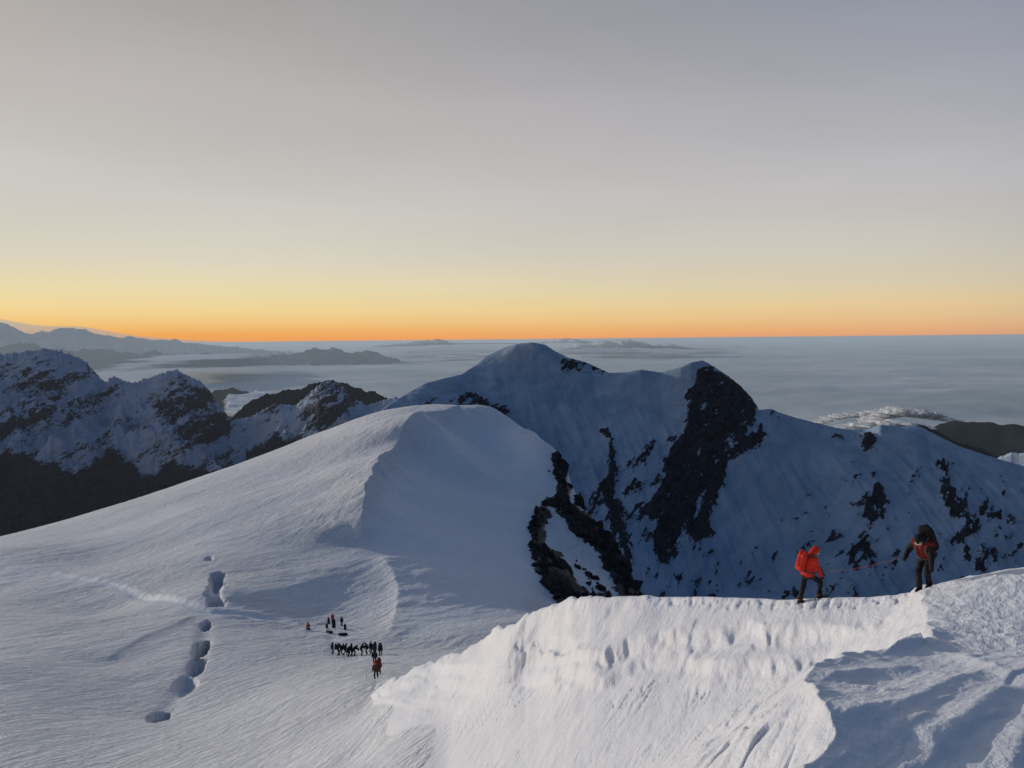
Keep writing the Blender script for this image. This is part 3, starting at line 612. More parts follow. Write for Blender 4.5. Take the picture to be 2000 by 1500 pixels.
def cumulus(label, line, r, size, n, seed, flat=.6):
    """a heap of billowing puffs along a pixel line at range r, one mesh"""
    rn = random.Random(seed); vs, fs, off = [], [], 0
    bm = bmesh.new(); bmesh.ops.create_icosphere(bm, subdivisions=3, radius=1); bm.verts.ensure_lookup_table(); iv = np.array([v.co[:] for v in bm.verts]); jf = np.array([[v.index for v in f.verts] for f in bm.faces]); bm.free()
    for k in range(n):
        t = (k % (n//2))/(n//2)*(len(line)-1)*.999; i = int(t); f = t-i; (u0, v0, h0), (u1, v1, h1) = line[i], line[i+1]
        h = (h0+(h1-h0)*f); sz = size*h*rn.uniform(.45, 1.0); q = P(u0+(u1-u0)*f+rn.gauss(0, 3), v0+(v1-v0)*f, r*(1+rn.uniform(-.05, .05)))
        wide = r/F*sum(math.hypot(line[j+1][0]-line[j][0], 0) for j in range(len(line)-1))/(n//2)
        lo_ = k < n//2
        q = q+np.array([0, 0, 0 if lo_ else rn.uniform(.1, .8)*size*h*flat]); sc_ = np.array([max(rn.uniform(1.0, 1.9)*sz, wide*1.6), (4000 if r > 50000 else 420)*rn.uniform(.4, .8), flat*rn.uniform(.7, 1.1)*sz])
        d = 1+.42*fbm(iv[:, 0]*1.7+k*3.1+iv[:, 2], iv[:, 1]*1.7+seed+iv[:, 2]*1.3, 4, seed)
        vs.append(q+iv*d[:, None]*sc_); fs.append(jf+off); off += len(iv)
    me = bpy.data.meshes.new('cloud'); me.from_pydata(np.concatenate(vs).tolist(), [], np.concatenate(fs).tolist()); me.polygons.foreach_set('use_smooth', np.ones(len(me.polygons), bool))
    me.materials.append(mat_puff); o = bpy.data.objects.new('cloud', me); COL.objects.link(o); return tag(o, label, 'cloud')
cumulus('grey heaped cloud rising above the cloud sheet', [(1090,682,.4),(1130,678,.8),(1170,675,1.2),(1205,673,1.6),(1235,674,1.5),(1265,676,1.1),(1285,678,.6),(1305,677,.8),(1340,681,.4),(1420,683,.3)], 80000, 420, 90, 5)
cumulus('small rounded cloud on the orange horizon', [(1050,670,.3),(1090,668,.8),(1120,667,1.1),(1150,669,.6),(1190,671,.3)], 105000, 420, 40, 6)
cumulus('pale anvil-shaped cloud bank on the orange skyline', [(740,677,.4),(790,674,.8),(830,671,1.2),(855,670,1.4),(872,672,.7),(930,671,.4),(1010,671,.4)], 105000, 420, 70, 7)
cumulus('bright fluffy cloud lapping against the dark ridge', [(1690,822,.4),(1725,812,1.0),(1755,806,1.3),(1790,808,1.2),(1820,814,.9),(1845,820,.6),(1866,822,.3)], 13000, 95, 110, 9, .55)
cumulus('thin fluffy cloud reaching left over the snow crest', [(1585,830,.3),(1620,818,.7),(1655,812,1.0),(1690,810,.9),(1730,804,1.0),(1765,800,.6)], 14500, 80, 90, 10, .45)
cumulus('low fluffy cloud resting just behind the snow crest', [(1640,838,.5),(1690,830,.9),(1730,828,1.1),(1770,830,.9),(1815,834,.5)], 11500, 75, 80, 11, .5)
cloud_bank('cloud', 'bright cloud tongue between the left mountains', None, [(430,800),(450,780),(500,768),(540,772),(520,800),(460,815)], -1150, 90, 900, 671, (120, 80), .3, 'cloud', flat=.3)
hill('snow_ridge', 'sunlit rocky snow ridge beyond the right shoulder', [(1880,935),(1940,897),(1958,888),(1975,881),(2000,880),(2060,878),(2200,900)], 1500, 160, -420, 30, mountain_mat('sunlit_snow_and_rock', (.78, .80, .83), (.08, .07, .065), .05, 4.0, .72), amp_ridge=6, seed=470, nc=160, nr=60)

# ------------------------------------------------------------------ air
def haze():
    # a closed box; its lid bulges where the far high peaks stand so that they lie in the same air
    xs = np.concatenate([[-1.6e6, -3e5], np.linspace(-1.5e5, 2e4, 171), [3e5, 1.6e6]]); ys = np.concatenate([[-6e4, 0], np.linspace(4e3, 1.5e5, 147), [3e5, 1.6e6]])
    gx, gy = np.meshgrid(xs, ys); r = np.hypot(gx, gy)+1; a = np.degrees(np.arctan2(gx, gy))
    top = 12+np.maximum(r*np.tan(np.radians(np.interp(a, [-75, -60, -33.5, -32, -31, -29, -27.5, -26.2, -23.6, -20.5], [0, 1.5, 1.60, 1.22, 1.08, 1.12, .78, .48, .22, 0])))*sstep(128000, 116000, r)*sstep(3000, 16000, r), 0)
    top = np.where((a < -75) | (gy < 2000), 12, top)
    ny, nx = gx.shape; bm = bmesh.new()
    T = [[bm.verts.new((gx[j, i], gy[j, i], top[j, i])) for i in range(nx)] for j in range(ny)]
    B = [[bm.verts.new((gx[j, i], gy[j, i], -5200)) if (j in (0, ny-1) or i in (0, nx-1)) else None for i in range(nx)] for j in range(ny)]
    for j in range(ny-1):
        for i in range(nx-1): bm.faces.new((T[j][i], T[j][i+1], T[j+1][i+1], T[j+1][i]))
    for i in range(nx-1):
        for j in (0, ny-1): bm.faces.new((T[j][i], T[j][i+1], B[j][i+1], B[j][i]))
    for j in range(ny-1):
        for i in (0, nx-1): bm.faces.new((T[j][i], T[j+1][i], B[j+1][i], B[j][i]))
    loop = [B[0][i] for i in range(nx)]+[B[j][nx-1] for j in range(1, ny)]+[B[ny-1][i] for i in range(nx-2, -1, -1)]+[B[j][0] for j in range(ny-2, 0, -1)]
    bm.faces.new(loop); bmesh.ops.recalc_face_normals(bm, faces=bm.faces)
    me = bpy.data.meshes.new('haze'); bm.to_mesh(me); bm.free()
    m = bpy.data.materials.new('haze_air'); m.use_nodes = True; t = m.node_tree
    for n in list(t.nodes):
        if n.type != 'OUTPUT_MATERIAL': t.nodes.remove(n)
    out = [n for n in t.nodes if n.type == 'OUTPUT_MATERIAL'][0]
    pv = t.nodes.new('ShaderNodeVolumePrincipled'); pv.inputs['Density'].default_value = 1/118000
    pv.inputs['Color'].default_value = (.80, .92, .97, 1); pv.inputs['Anisotropy'].default_value = .1
    t.links.new(pv.outputs[0], out.inputs['Volume']); me.materials.append(m)
    o = bpy.data.objects.new('haze', me); COL.objects.link(o); return tag(o, 'pale morning haze filling the valleys', kind='stuff')
haze()

# ------------------------------------------------------------------ figures: one continuous surface grown around a skeleton
def rcone(p, a, b, ra, rb):
    """distance from points to a tapered capsule"""
    ba = b-a; l2 = float(ba@ba)+1e-9; pa = p-a
    t = np.clip((pa@ba)/l2, 0, 1)
    return np.sqrt(((pa-t[..., None]*ba)**2).sum(-1))-(ra+(rb-ra)*t)
def surface(parts, cell, k=.035, wrinkle=0.0, seed=0):
    """parts: (a, b, ra, rb, tag) -> vertices, quads and the tag of each quad, by surface nets"""
    A = np.array([p[0] for p in parts]+[p[1] for p in parts]); m = max(max(p[2], p[3]) for p in parts)+.05
    lo, hi = A.min(0)-m, A.max(0)+m; n = np.ceil((hi-lo)/cell).astype(int)+1
    g = np.stack(np.meshgrid(*[lo[i]+cell*np.arange(n[i]) for i in range(3)], indexing='ij'), -1)
    D = None
    for a, b, ra, rb, tg in parts:
        a, b = np.asarray(a, float), np.asarray(b, float)
        d = rcone(g, a, b, ra, rb)
        if D is None: D = d
        else:
            kk = min(k, min(ra, rb)*.8)
            h = np.clip(.5+.5*(D-d)/kk, 0, 1); D = D+(d-D)*h-kk*h*(1-h)
    if wrinkle:
        D = D+wrinkle*(perlin(g[..., 0]*9+g[..., 1]*4, g[..., 2]*16+g[..., 1]*6, seed)+.6*perlin(g[..., 0]*20, g[..., 2]*26+g[..., 1]*17, seed+3))
    S = D < 0
    nx, ny, nz = S.shape; acc = np.zeros((nx-1, ny-1, nz-1, 3)); cnt = np.zeros((nx-1, ny-1, nz-1))
    c8 = [(i, j, l) for i in (0, 1) for j in (0, 1) for l in (0, 1)]
    for a in c8:
        for ax in range(3):
            if a[ax]: continue
            b = list(a); b[ax] = 1
            va = D[a[0]:nx-1+a[0], a[1]:ny-1+a[1], a[2]:nz-1+a[2]]; vb = D[b[0]:nx-1+b[0], b[1]:ny-1+b[1], b[2]:nz-1+b[2]]
            x = (va < 0) != (vb < 0); t = np.where(x, va/np.where(x, va-vb, 1), 0)
            pos = np.zeros(va.shape+(3,)); pos[...] = a; pos[..., ax] += t
            acc += np.where(x[..., None], pos, 0); cnt += x
    act = cnt > 0; idx = -np.ones(act.shape, int); idx[act] = np.arange(act.sum())
    I = np.argwhere(act); verts = lo+cell*(I+acc[act]/cnt[act][:, None])
    quads = []
    for ax in range(3):
        o1, o2 = (ax+1) % 3, (ax+2) % 3
        sl0 = [slice(1, -1)]*3; sl1 = [slice(1, -1)]*3; sl0[ax] = slice(0, -1); sl1[ax] = slice(1, None)
        s0, s1 = S[tuple(sl0)], S[tuple(sl1)]
        e = np.argwhere(s0 != s1); fl = s0[s0 != s1]
        base = e.copy(); base[:, o1] += 1; base[:, o2] += 1
        q = []
        for d1, d2 in ((-1, -1), (0, -1), (0, 0), (-1, 0)):
            c = base.copy(); c[:, o1] += d1; c[:, o2] += d2; q.append(idx[c[:, 0], c[:, 1], c[:, 2]])
        q = np.stack(q, -1); q[~fl] = q[~fl][:, ::-1]; quads.append(q)
    quads = np.concatenate(quads); quads = quads[(quads >= 0).all(1)]
    cen = verts[quads].mean(1); best = np.full(len(cen), 1e9); tg = np.zeros(len(cen), int)
    for a, b, ra, rb, t in parts:
        d = rcone(cen, np.asarray(a, float), np.asarray(b, float), ra, rb); m_ = d < best-1e-4; best = np.where(m_, d, best); tg[m_] = t
    return verts, quads, tg
def surf_obj(name, parts, mats, cell, parent=None, k=.035, wrinkle=0.0, seed=0):
    v, q, t = surface(parts, cell, k, wrinkle, seed)
    me = bpy.data.meshes.new(name); me.from_pydata(v.tolist(), [], q.tolist())
    for m in mats: me.materials.append(m)
    me.polygons.foreach_set('material_index', t.astype(np.int32)); me.polygons.foreach_set('use_smooth', np.ones(len(q), bool)); me.update()
    o = bpy.data.objects.new(name, me); COL.objects.link(o); o.parent = parent; return o
def mesh_obj(name, bm, mat, parent=None, smooth=True):
    me = bpy.data.meshes.new(name); bm.to_mesh(me); bm.free()
    if smooth: me.polygons.foreach_set('use_smooth', np.ones(len(me.polygons), bool))
    me.materials.append(mat); o = bpy.data.objects.new(name, me); COL.objects.link(o); o.parent = parent; return o
def tube(bm, pts, rad_, n=8):
    """a tube through points; rad_ a number or one radius per point"""
    pts = [Vector(p) for p in pts]; rings = []
    for i, p in enumerate(pts):
        d = (pts[min(i+1, len(pts)-1)]-pts[max(i-1, 0)]).normalized(); a = d.orthogonal().normalized()
        if rings: a = (prev-d*prev.dot(d)).normalized()
        prev = a; b = d.cross(a); r = rad_[i] if isinstance(rad_, (list, tuple)) else rad_
        rings.append([bm.verts.new(p+(a*math.cos(2*math.pi*j/n)+b*math.sin(2*math.pi*j/n))*r) for j in range(n)])
    for q0, q1 in zip(rings, rings[1:]):
        for j in range(n): bm.faces.new((q0[j], q0[(j+1) % n], q1[(j+1) % n], q1[j]))
    bm.faces.new(rings[0][::-1]); bm.faces.new(rings[-1])
def cloth(name, c, rough=.75, var=.25, scale=14):
    m = Mat(name, rough, .2); n = m.noise(scale, 4, .6, m.n('ShaderNodeTexCoord').outputs['Object'])
    m.color(m.mixc(m.rng(n, .3, .7), [x*(1-var) for x in c], c)); m.normal(m.bump(n, .02, .4)); return m.m
C_RED = cloth('red_down_cloth', (.62, .035, .022)); C_DKRED = cloth('dark_red_cloth', (.20, .018, .014)); C_BLACK = cloth('black_cloth', (.014, .014, .017))
C_NAVY = cloth('navy_cloth', (.018, .024, .05)); C_BROWN = cloth('rust_brown_cloth', (.13, .04, .02)); C_BOOT = cloth('boot_leather', (.02, .018, .016), .5)
C_SKIN = cloth('skin', (.36, .20, .13), .6, .1); C_GOG = cloth('goggle_lens', (.55, .5, .45), .15, .1); C_STRAP = cloth('webbing', (.10, .10, .11)); C_ORANGE = cloth('orange_trim', (.55, .16, .03))
C_METAL = cloth('pole_alloy', (.10, .10, .11), .4); C_ROPE = cloth('pink_rope', (.24, .09, .10), .8, .4, 60); C_GREY = cloth('grey_cloth', (.30, .31, .33))

def ik(a, b, l1, l2, pole):
    a, b, pole = np.array(a, float), np.array(b, float), np.array(pole, float)
    d = b-a; L_ = np.linalg.norm(d); L2 = min(L_, (l1+l2)*.999); dn = d/L_; b = a+dn*L2
    x = (l1*l1-l2*l2+L2*L2)/(2*L2); h = math.sqrt(max(l1*l1-x*x, 0)); pl = pole-dn*(pole@dn); pl = pl/(np.linalg.norm(pl)+1e-9)
    return a+dn*x+pl*h, b
def skeleton(lean=.25, feet=((-.11, 0, 0), (.11, 0, 0)), hands=((-.28, .22, .85), (.28, .22, .85)), hip=.92, head_tilt=.2, shift=0.0, side=0.0, twist=0.0):
    """joints of a standing or bending adult facing +y; feet and hands are targets, side +1 is the right"""
    J = {}; pel = np.array([side*.3, shift, hip]); s, c = math.sin(lean), math.cos(lean)
    up = np.array([side, s, c]); up = up/np.linalg.norm(up); fw = np.array([0, c, -s])
    rt = np.array([math.cos(twist), math.sin(twist), 0])
    J['pel'] = pel; J['waist'] = pel+up*.16; J['chest'] = pel+up*.38; J['neck'] = pel+up*.53
    hd = up*math.cos(head_tilt)+fw*math.sin(head_tilt); J['head0'] = J['neck']+hd*.10; J['head'] = J['neck']+hd*.20; J['hf'] = fw*math.cos(head_tilt)-up*math.sin(head_tilt); J['hu'] = hd
    for sd, k in ((-1, 0), (1, 1)):
        sh = J['neck']-up*.07+rt*sd*.185; el, wr = ik(sh, hands[k], .30, .27, np.array([sd*.6, -.7, -.4])); J['sh', k], J['el', k], J['wr', k] = sh, el, wr
        hp = pel+np.array([sd*.095, 0, -.03]); ft = np.array(feet[k], float)+np.array([0, 0, .10]); kn, an = ik(hp, ft, .44, .42, np.array([sd*.15, 1, 0])); J['hp', k], J['kn', k], J['an', k] = hp, kn, an
    J['up'], J['fw'] = up, fw; return J
def body_parts(J, puff=1.0, fine=True, sleeve=0):
    """material tags: 0 jacket 1 trousers 2 boots 3 gloves 4 skin 5 second colour"""
    p = []; up, fw = J['up'], J['fw']
    rt = J['sh', 1]-J['sh', 0]; rt = rt/np.linalg.norm(rt)
    p += [(J['pel']-rt*.07, J['pel']+rt*.07, .135, .135, 1), (J['pel']+up*.05-rt*.07, J['waist']-rt*.07, .135*puff, .13*puff, 0), (J['pel']+up*.05+rt*.07, J['waist']+rt*.07, .135*puff, .13*puff, 0),
          (J['waist'], J['chest'], .15*puff, .155*puff, 0), (J['chest']-rt*.09, J['chest']+rt*.09, .135*puff, .135*puff, 0), (J['chest'], J['neck'], .14*puff, .075, 0), (J['neck']-up*.03, J['head0'], .065, .065, 4)]
    p += [(J['head']-J['hu']*.04+J['hf']*.025, J['head']+J['hu']*.035, .082, .098, 4), (J['head']+J['hf']*.09-J['hu']*.005, J['head']+J['hf']*.115-J['hu']*.03, .013, .017, 4), (J['head']+J['hf']*.06-J['hu']*.085, J['head']+J['hf']*.075-J['hu']*.085, .03, .026, 4)]
    for k in (0, 1):
        p += [(J['neck']-up*.06, J['sh', k], .085*puff, .085*puff, 0), (J['sh', k], J['el', k], .078*puff, .062*puff, sleeve), (J['el', k], J['wr', k], .062*puff, .048*puff, sleeve)]
        d = J['wr', k]-J['el', k]; d = d/np.linalg.norm(d); palm = J['wr', k]+d*.075
        p += [(J['wr', k], palm, .036, .044, 3)]
        if fine:
            sd = np.cross(d, np.array([0, 0, 1.0])); sd = sd/(np.linalg.norm(sd)+1e-9); cu = np.array([0, 0, -1.0]); cu = cu-d*(cu@d); cu = cu/(np.linalg.norm(cu)+1e-9)
            for i, (o, l) in enumerate(((-.032, .062), (-.011, .072), (.011, .068), (.032, .052))):
                b0 = palm+sd*o; b1 = b0+d*l*.6; b2 = b1+(d*.25+cu*.75)*l*.75; p += [(b0, b1, .014, .0135, 3), (b1, b2, .0135, .012, 3)]
            t0 = J['wr', k]+d*.03+sd*.04; t1 = t0+(d*.5+sd*.5+cu*.2)*.05; p += [(t0, t1, .016, .014, 3), (t1, t1+(d*.7+cu*.4)*.032, .014, .012, 3)]
        p += [(J['hp', k], J['kn', k], .105, .075, 1), (J['kn', k], J['an', k], .078, .062, 1)]
        f = J['an', k]; p += [(f+np.array([0, 0, .10]), f+np.array([0, -.02, -.03]), .067, .06, 2), (f+np.array([0, -.045, -.055]), f+np.array([0, .16, -.062]), .048, .040, 2)]
    return p
class Place:
    """stands a figure on the snow: heading is the direction it faces, degrees clockwise from straight away"""
    def __init__(s, pos, heading): s.pos = Vector(pos); s.h = -rad(heading); s.m = Matrix.Translation(s.pos) @ Matrix.Rotation(s.h, 4, 'Z')
    def __call__(s, p): return s.m @ Vector([float(x) for x in p])
def empty(name, pl, label, cat, group=None):
    o = bpy.data.objects.new(name, None); COL.objects.link(o); o.empty_display_size = .3
    o.location = pl.pos; o.rotation_euler = (0, 0, pl.h); return tag(o, label, cat, group)
def hood_parts(J, t=0):
    return [(J['head']-J['hu']*.05-J['hf']*.035, J['head']+J['hu']*.05-J['hf']*.03, .115, .115, t), (J['head']-J['hu']*.10-J['hf']*.02, J['neck'], .105, .10, t), (J['head']+J['hu']*.07+J['hf']*.03, J['head']+J['hu']*.055+J['hf']*.075, .062, .045, t)]
def person(pl, label, J, jacket, trousers, gloves, group=None, cell=.03, puff=1.12, hood=None, goggles=True, harness=True, fine=False, seed=0, boots=None, sleeve=0):
    root = empty('person', pl, label, 'person', group)
    body = surf_obj('body', body_parts(J, puff, fine, sleeve), [jacket, trousers, boots or C_BOOT, gloves, C_SKIN, C_BLACK], cell, root, .045, .010 if fine else 0, seed)
    hood_o = surf_obj('hood', hood_parts(J), [hood or jacket], cell, root, .05, .006 if fine else 0, seed+5)
    if goggles:
        bm = bmesh.new(); c = J['head']+J['hf']*.105+J['hu']*.012; rt = np.cross(J['hf'], J['hu'])
        tube(bm, [c-rt*.075-J['hf']*.035, c-rt*.045, c+J['hf']*.008, c+rt*.045, c+rt*.075-J['hf']*.035], [.024, .034, .030, .034, .024], 10); mesh_obj('goggles', bm, C_GOG, hood_o)
    if harness:
        bm = bmesh.new(); p = J['pel']+J['up']*.05; rt = J['sh', 1]-J['sh', 0]; rt = rt/np.linalg.norm(rt); f = np.cross(J['up'], rt)
        pts = [p+(rt*math.cos(a)*.215+f*math.sin(a)*.155)*puff for a in np.linspace(0, 2*math.pi, 25)]; tube(bm, pts, .018, 6)
        for k in (0, 1):
            h = J['hp', k]*.72+J['kn', k]*.28; ax = J['kn', k]-J['hp', k]; ax = ax/np.linalg.norm(ax); u1 = np.cross(ax, [0, 1, 0]); u1 = u1/np.linalg.norm(u1); u2 = np.cross(ax, u1)
            tube(bm, [h+(u1*math.cos(a)+u2*math.sin(a))*.118 for a in np.linspace(0, 2*math.pi, 17)], .015, 6)
        mesh_obj('harness', bm, C_STRAP, root)
    if fine:
        for k in (0, 1):       # crampons under the boots
            f = J['an', k]; bm = bmesh.new()
            for yy in (-.07, -.01, .05, .11, .165):
                for xx in (-.035, .035): tube(bm, [f+np.array([xx, yy, -.085]), f+np.array([xx*1.1, yy+.005, -.125])], [.008, .003], 5)
            tube(bm, [f+np.array([-.036, -.08, -.088]), f+np.array([-.036, .16, -.088])], .007, 5); tube(bm, [f+np.array([.036, -.08, -.088]), f+np.array([.036, .16, -.088])], .007, 5)
            mesh_obj('crampon', bm, C_METAL, body)
            bm = bmesh.new(); a0 = f+np.array([0, -.02, .03]); tube(bm, [a0+np.array([math.cos(a)*.068, math.sin(a)*.075, 0]) for a in np.linspace(0, 2*math.pi, 15)], .012, 6); mesh_obj('boot_strap', bm, C_ORANGE, body)
    return root
def backpack(pl, label, J=None, mats=(C_BLACK, C_BLACK), size=1.0, group=None, cell=.03, lying=False, sunk=.02):
    """worn on a figure's back when J is given, else standing or lying on the snow"""
    root = empty('backpack', pl, label, 'backpack', group)
    if J is not None:
        up, fw = J['up'], J['fw']; rt = np.cross(fw, up); c = J['chest']-fw*(.16+.15*size)-up*.05
    else:
        up, fw = np.array([0, 0, 1.0]), np.array([0, 1.0, 0])
        if lying: up, fw = np.array([1.0, 0, .12]), np.array([0, .1, 1.0])
        rt = np.cross(fw, up); c = np.array([0, 0, (.17 if lying else .36*size)-sunk])
    h = .27*size
    pack_o = surf_obj('pack_body', [(c-up*h-rt*.08, c-up*h+rt*.08, .13*size, .13*size, 0), (c-up*h-rt*.07, c+up*h*.8-rt*.08, .13*size, .125*size, 0), (c-up*h+rt*.07, c+up*h*.8+rt*.08, .13*size, .125*size, 0), (c-up*h*.6-fw*.07, c+up*h*.4-fw*.08, .12*size, .10*size, 0)], [mats[0]], cell, root, .04)
    surf_obj('pack_lid', [(c+up*(h+.06*size)-rt*.09, c+up*(h+.06*size)+rt*.09, .095*size, .095*size, 0), (c+up*(h+.05*size)-fw*.08, c+up*(h+.03*size)+fw*.02, .09*size, .085*size, 0)], [mats[1]], cell, root, .04)
    for sd in (-1, 1):
        bm = bmesh.new()
        if J is not None:
            k = 0 if sd < 0 else 1; r2 = J['sh', k]-J['neck']
            pts = [c+up*.2+rt*0+r2*.6+fw*.1, J['sh', k]*.65+J['neck']*.35+up*.115, J['sh', k]*.65+J['neck']*.35+fw*.19-up*.07, J['chest']+r2*.75+fw*.18-up*.14, J['waist']+r2*.95+fw*.02, c-up*h+r2*.8+fw*.08]
        else: pts = [c+up*h+rt*sd*.09+fw*.1, c+up*h*.5+rt*sd*.1+fw*.2, c-up*h*.4+rt*sd*.11+fw*.18, c-up*h+rt*sd*.12+fw*.08]
        tube(bm, pts, .022, 6); mesh_obj('shoulder_strap', bm, C_STRAP, pack_o)
    return root
def pole(pl, label, top, tip, group=None, name='trekking_pole', cat='trekking pole'):
    root = empty(name, pl, label, cat, group); top, tip = Vector(top), Vector(tip); d = (tip-top).normalized()
    for nm, a, b, r, m in (('shaft', top+d*.12, tip, .013, C_METAL), ('grip', top-d*.03, top+d*.13, .017, C_BLACK)):
        bm = bmesh.new(); tube(bm, [a, a*.5+b*.5, b], r, 8); mesh_obj(nm, bm, m, root)
    bm = bmesh.new(); q = tip-d*.08; tube(bm, [q, q+d*.006, q+d*.012], [.02, .045, .02], 12); mesh_obj('basket', bm, C_BLACK, root)
    return root

# ------------------------------------------------------------------ the two roped climbers on the ridge
def on_crest(u, r):
    d = P(u, 1160, r); return Vector((d[0], d[1], float(ground(d[0], d[1]))))
def crest_range(u):
    a = math.atan2(*P(u, 1160, 1.0)[:2]); return float(np.interp(a, az, Rc))
p1 = on_crest(1577, crest_range(1577)-.12); pl1 = Place(p1, 78)
def dz(pl, x, y):
    q = pl((x, y, 0)); return float(ground(q.x, q.y))-pl.pos.z
f1 = ((-.12, -.18, dz(pl1, -.12, -.18)), (.12, .34, dz(pl1, .12, .34)))
J1 = skeleton(lean=.24, feet=f1, hands=((-.10, .55, .84), (.16, .36, .80)), hip=.86, head_tilt=.55, shift=-.02)
person(pl1, 'climber in bright red hooded down jacket and black trousers stepping along the ridge', J1, C_RED, C_BLACK, C_BLACK, cell=.0145, puff=1.3, fine=True, seed=3, boots=C_BOOT)
backpack(pl1, 'red backpack worn by the bright red hooded climber', J1, (C_RED, C_RED), .78, cell=.018)
h0 = Vector(J1['wr', 0])+Vector((0, .06, .03)); pole(pl1, 'thin trekking pole planted ahead of the bright red climber', h0, (-.16, .98, dz(pl1, -.16, .98)-.02), 'trekking poles of the red climber')
h1 = Vector(J1['wr', 1])+Vector((.02, .03, .02)); pole(pl1, 'thin trekking pole held upright beside the knees of the red climber', h1, (.26, .07, dz(pl1, .26, .07)-.02), 'trekking poles of the red climber')
p2 = on_crest(1804, crest_range(1804)-.05); pl2 = Place(p2, 230)
f2 = ((-.09, -.10, dz(pl2, -.09, -.10)), (.09, .06, dz(pl2, .09, .06)))
J2 = skeleton(lean=.62, feet=f2, hands=((-.30, .30, .70), (.36, .30, .86)), hip=.88, head_tilt=.6, shift=-.14)
person(pl2, 'climber in dark red and black jacket bowed under a big black pack', J2, C_DKRED, C_BLACK, C_BLACK, cell=.0145, puff=1.2, hood=C_BLACK, fine=True, seed=9, sleeve=5)
backpack(pl2, 'large black backpack on the bowed climber', J2, (C_BLACK, C_BLACK), 1.0, cell=.018)
ra, rb = pl1(J1['pel']+J1['up']*.05+J1['fw']*.20), pl2(J2['wr', 1])
rc_ = pl2(J2['pel']+J2['up']*.05+J2['fw']*.18)
bm = bmesh.new(); pts = []
for t in np.linspace(0, 1, 30):
    q = ra.lerp(rb, t); q.z -= .28*4*t*(1-t)*.35; pts.append(q)
for t in np.linspace(.12, 1, 9):
    q = rb.lerp(rc_, t); q.z -= .12*4*t*(1-t); pts.append(q)
tube(bm, pts, .0065, 6)
tag(mesh_obj('rope', bm, C_ROPE), 'thin pink rope stretched between the two climbers on the ridge', 'rope')

# ------------------------------------------------------------------ the party in the saddle
def stand(u, v, heading, r0=45): return Place(hit(u, v, r0), heading)
POSES = {
 'stand': dict(lean=.06, hands=((-.27, .08, .80), (.27, .08, .80)), head_tilt=.2),
 'bend': dict(lean=.75, hands=((-.20, .75, .72), (.20, .70, .78)), head_tilt=.2, hip=.88, shift=-.12),
 'reach': dict(lean=.38, hands=((-.18, .60, .98), (.22, .62, .92)), head_tilt=.3, hip=.90, shift=-.05),
 'stoop': dict(lean=.55, hands=((-.14, .42, .72), (.14, .40, .70)), head_tilt=.6, hip=.86, shift=-.08),
 'walk': dict(lean=.2, hands=((-.30, .25, .86), (.30, .12, .84)), head_tilt=.35, feet=((-.10, -.25, 0), (.10, .22, 0)), hip=.89)}
party = [
 (649, 1278, 'stand', 60, C_BLACK, 'black-clad climber standing apart at the tail end of the line', 0),
 (660, 1280, 'stand', 90, C_BLACK, 'dark climber with a pack, second from the tail of the line', 1),
 (667, 1280, 'walk', 250, C_BLACK, 'dark climber striding beside the second one from the tail', 0),
 (674, 1280, 'walk', 80, C_NAVY, 'navy-clad climber in the middle of the left cluster', 1),
 (680, 1282, 'stoop', 110, C_BLACK, 'stooped dark climber at the front of the left cluster', 0),
 (686, 1281, 'stand', 100, C_BLACK, 'dark climber standing behind the one who bends with arms out', 0),
 (692, 1281, 'bend', 80, C_BLACK, 'dark climber bending forward with arms out at the gap', 0),
 (706, 1280, 'reach', 85, C_BLACK, 'dark climber reaching for the rope across the gap', 0),
 (717, 1278, 'reach', 265, C_BLACK, 'dark climber facing back across the gap with arms out', 0),
 (725, 1277, 'stand', 200, C_BLACK, 'tall dark climber behind the right cluster', 0),
 (732, 1279, 'stand', 180, C_NAVY, 'navy-clad climber in the right cluster with a pack', 1),
 (743, 1281, 'stand', 170, C_BLACK, 'broad dark climber at the right end of the line', 1)]
for i, (u, v, ps, hd, jk, lab, pk) in enumerate(party):
    pl = stand(u, v, hd); J = skeleton(**POSES[ps])
    person(pl, lab, J, jk, C_BLACK, C_BLACK, 'climbers waiting in a line in the saddle', cell=.032, puff=1.38, goggles=False, harness=False, seed=i)
    if pk: backpack(pl, 'dark pack on the back of the '+{1: 'second climber from the tail', 3: 'navy-clad climber of the left cluster', 10: 'navy-clad climber of the right cluster', 11: 'climber at the right end'}[i], J, (C_BLACK, C_BLACK), 1.0, 'packs worn by the waiting climbers', cell=.04)
for u, v, hd, jk, tr, lab, plab, pm in [
 (732, 1296, 175, C_BLACK, C_BLACK, 'dark climber walking up just behind the rust-brown climber', 'black pack of the climber behind the rust-brown one', C_BLACK),
 (740, 1317, 185, C_BROWN, C_BLACK, 'climber in rust-brown jacket on the track below the broken snow edge', 'brown pack of the rust-brown climber', C_BROWN),
 (735, 1326, 178, C_BROWN, C_BLACK, 'climber with a red hood and rust jacket leading the file', 'dark red pack of the red-hooded leader', C_DKRED)]:
    pl = stand(u, v, hd); J = skeleton(**POSES['walk'])
    person(pl, lab, J, jk, tr, C_BLACK, 'climbers leading the file uphill', cell=.026, puff=1.2, hood=C_RED if 'red hood' in lab else jk, harness=True, goggles=False, seed=int(u))
    backpack(pl, plab, J, (pm, pm), 1.05, 'packs worn by the leading climbers', cell=.035)
g = hit(715.5, 1328, 45); pole(Place(g, 0), 'trekking pole standing planted in the snow beside the file', (0, 0, 1.25), (.02, 0, -.12))
g = hit(737, 1312, 45)
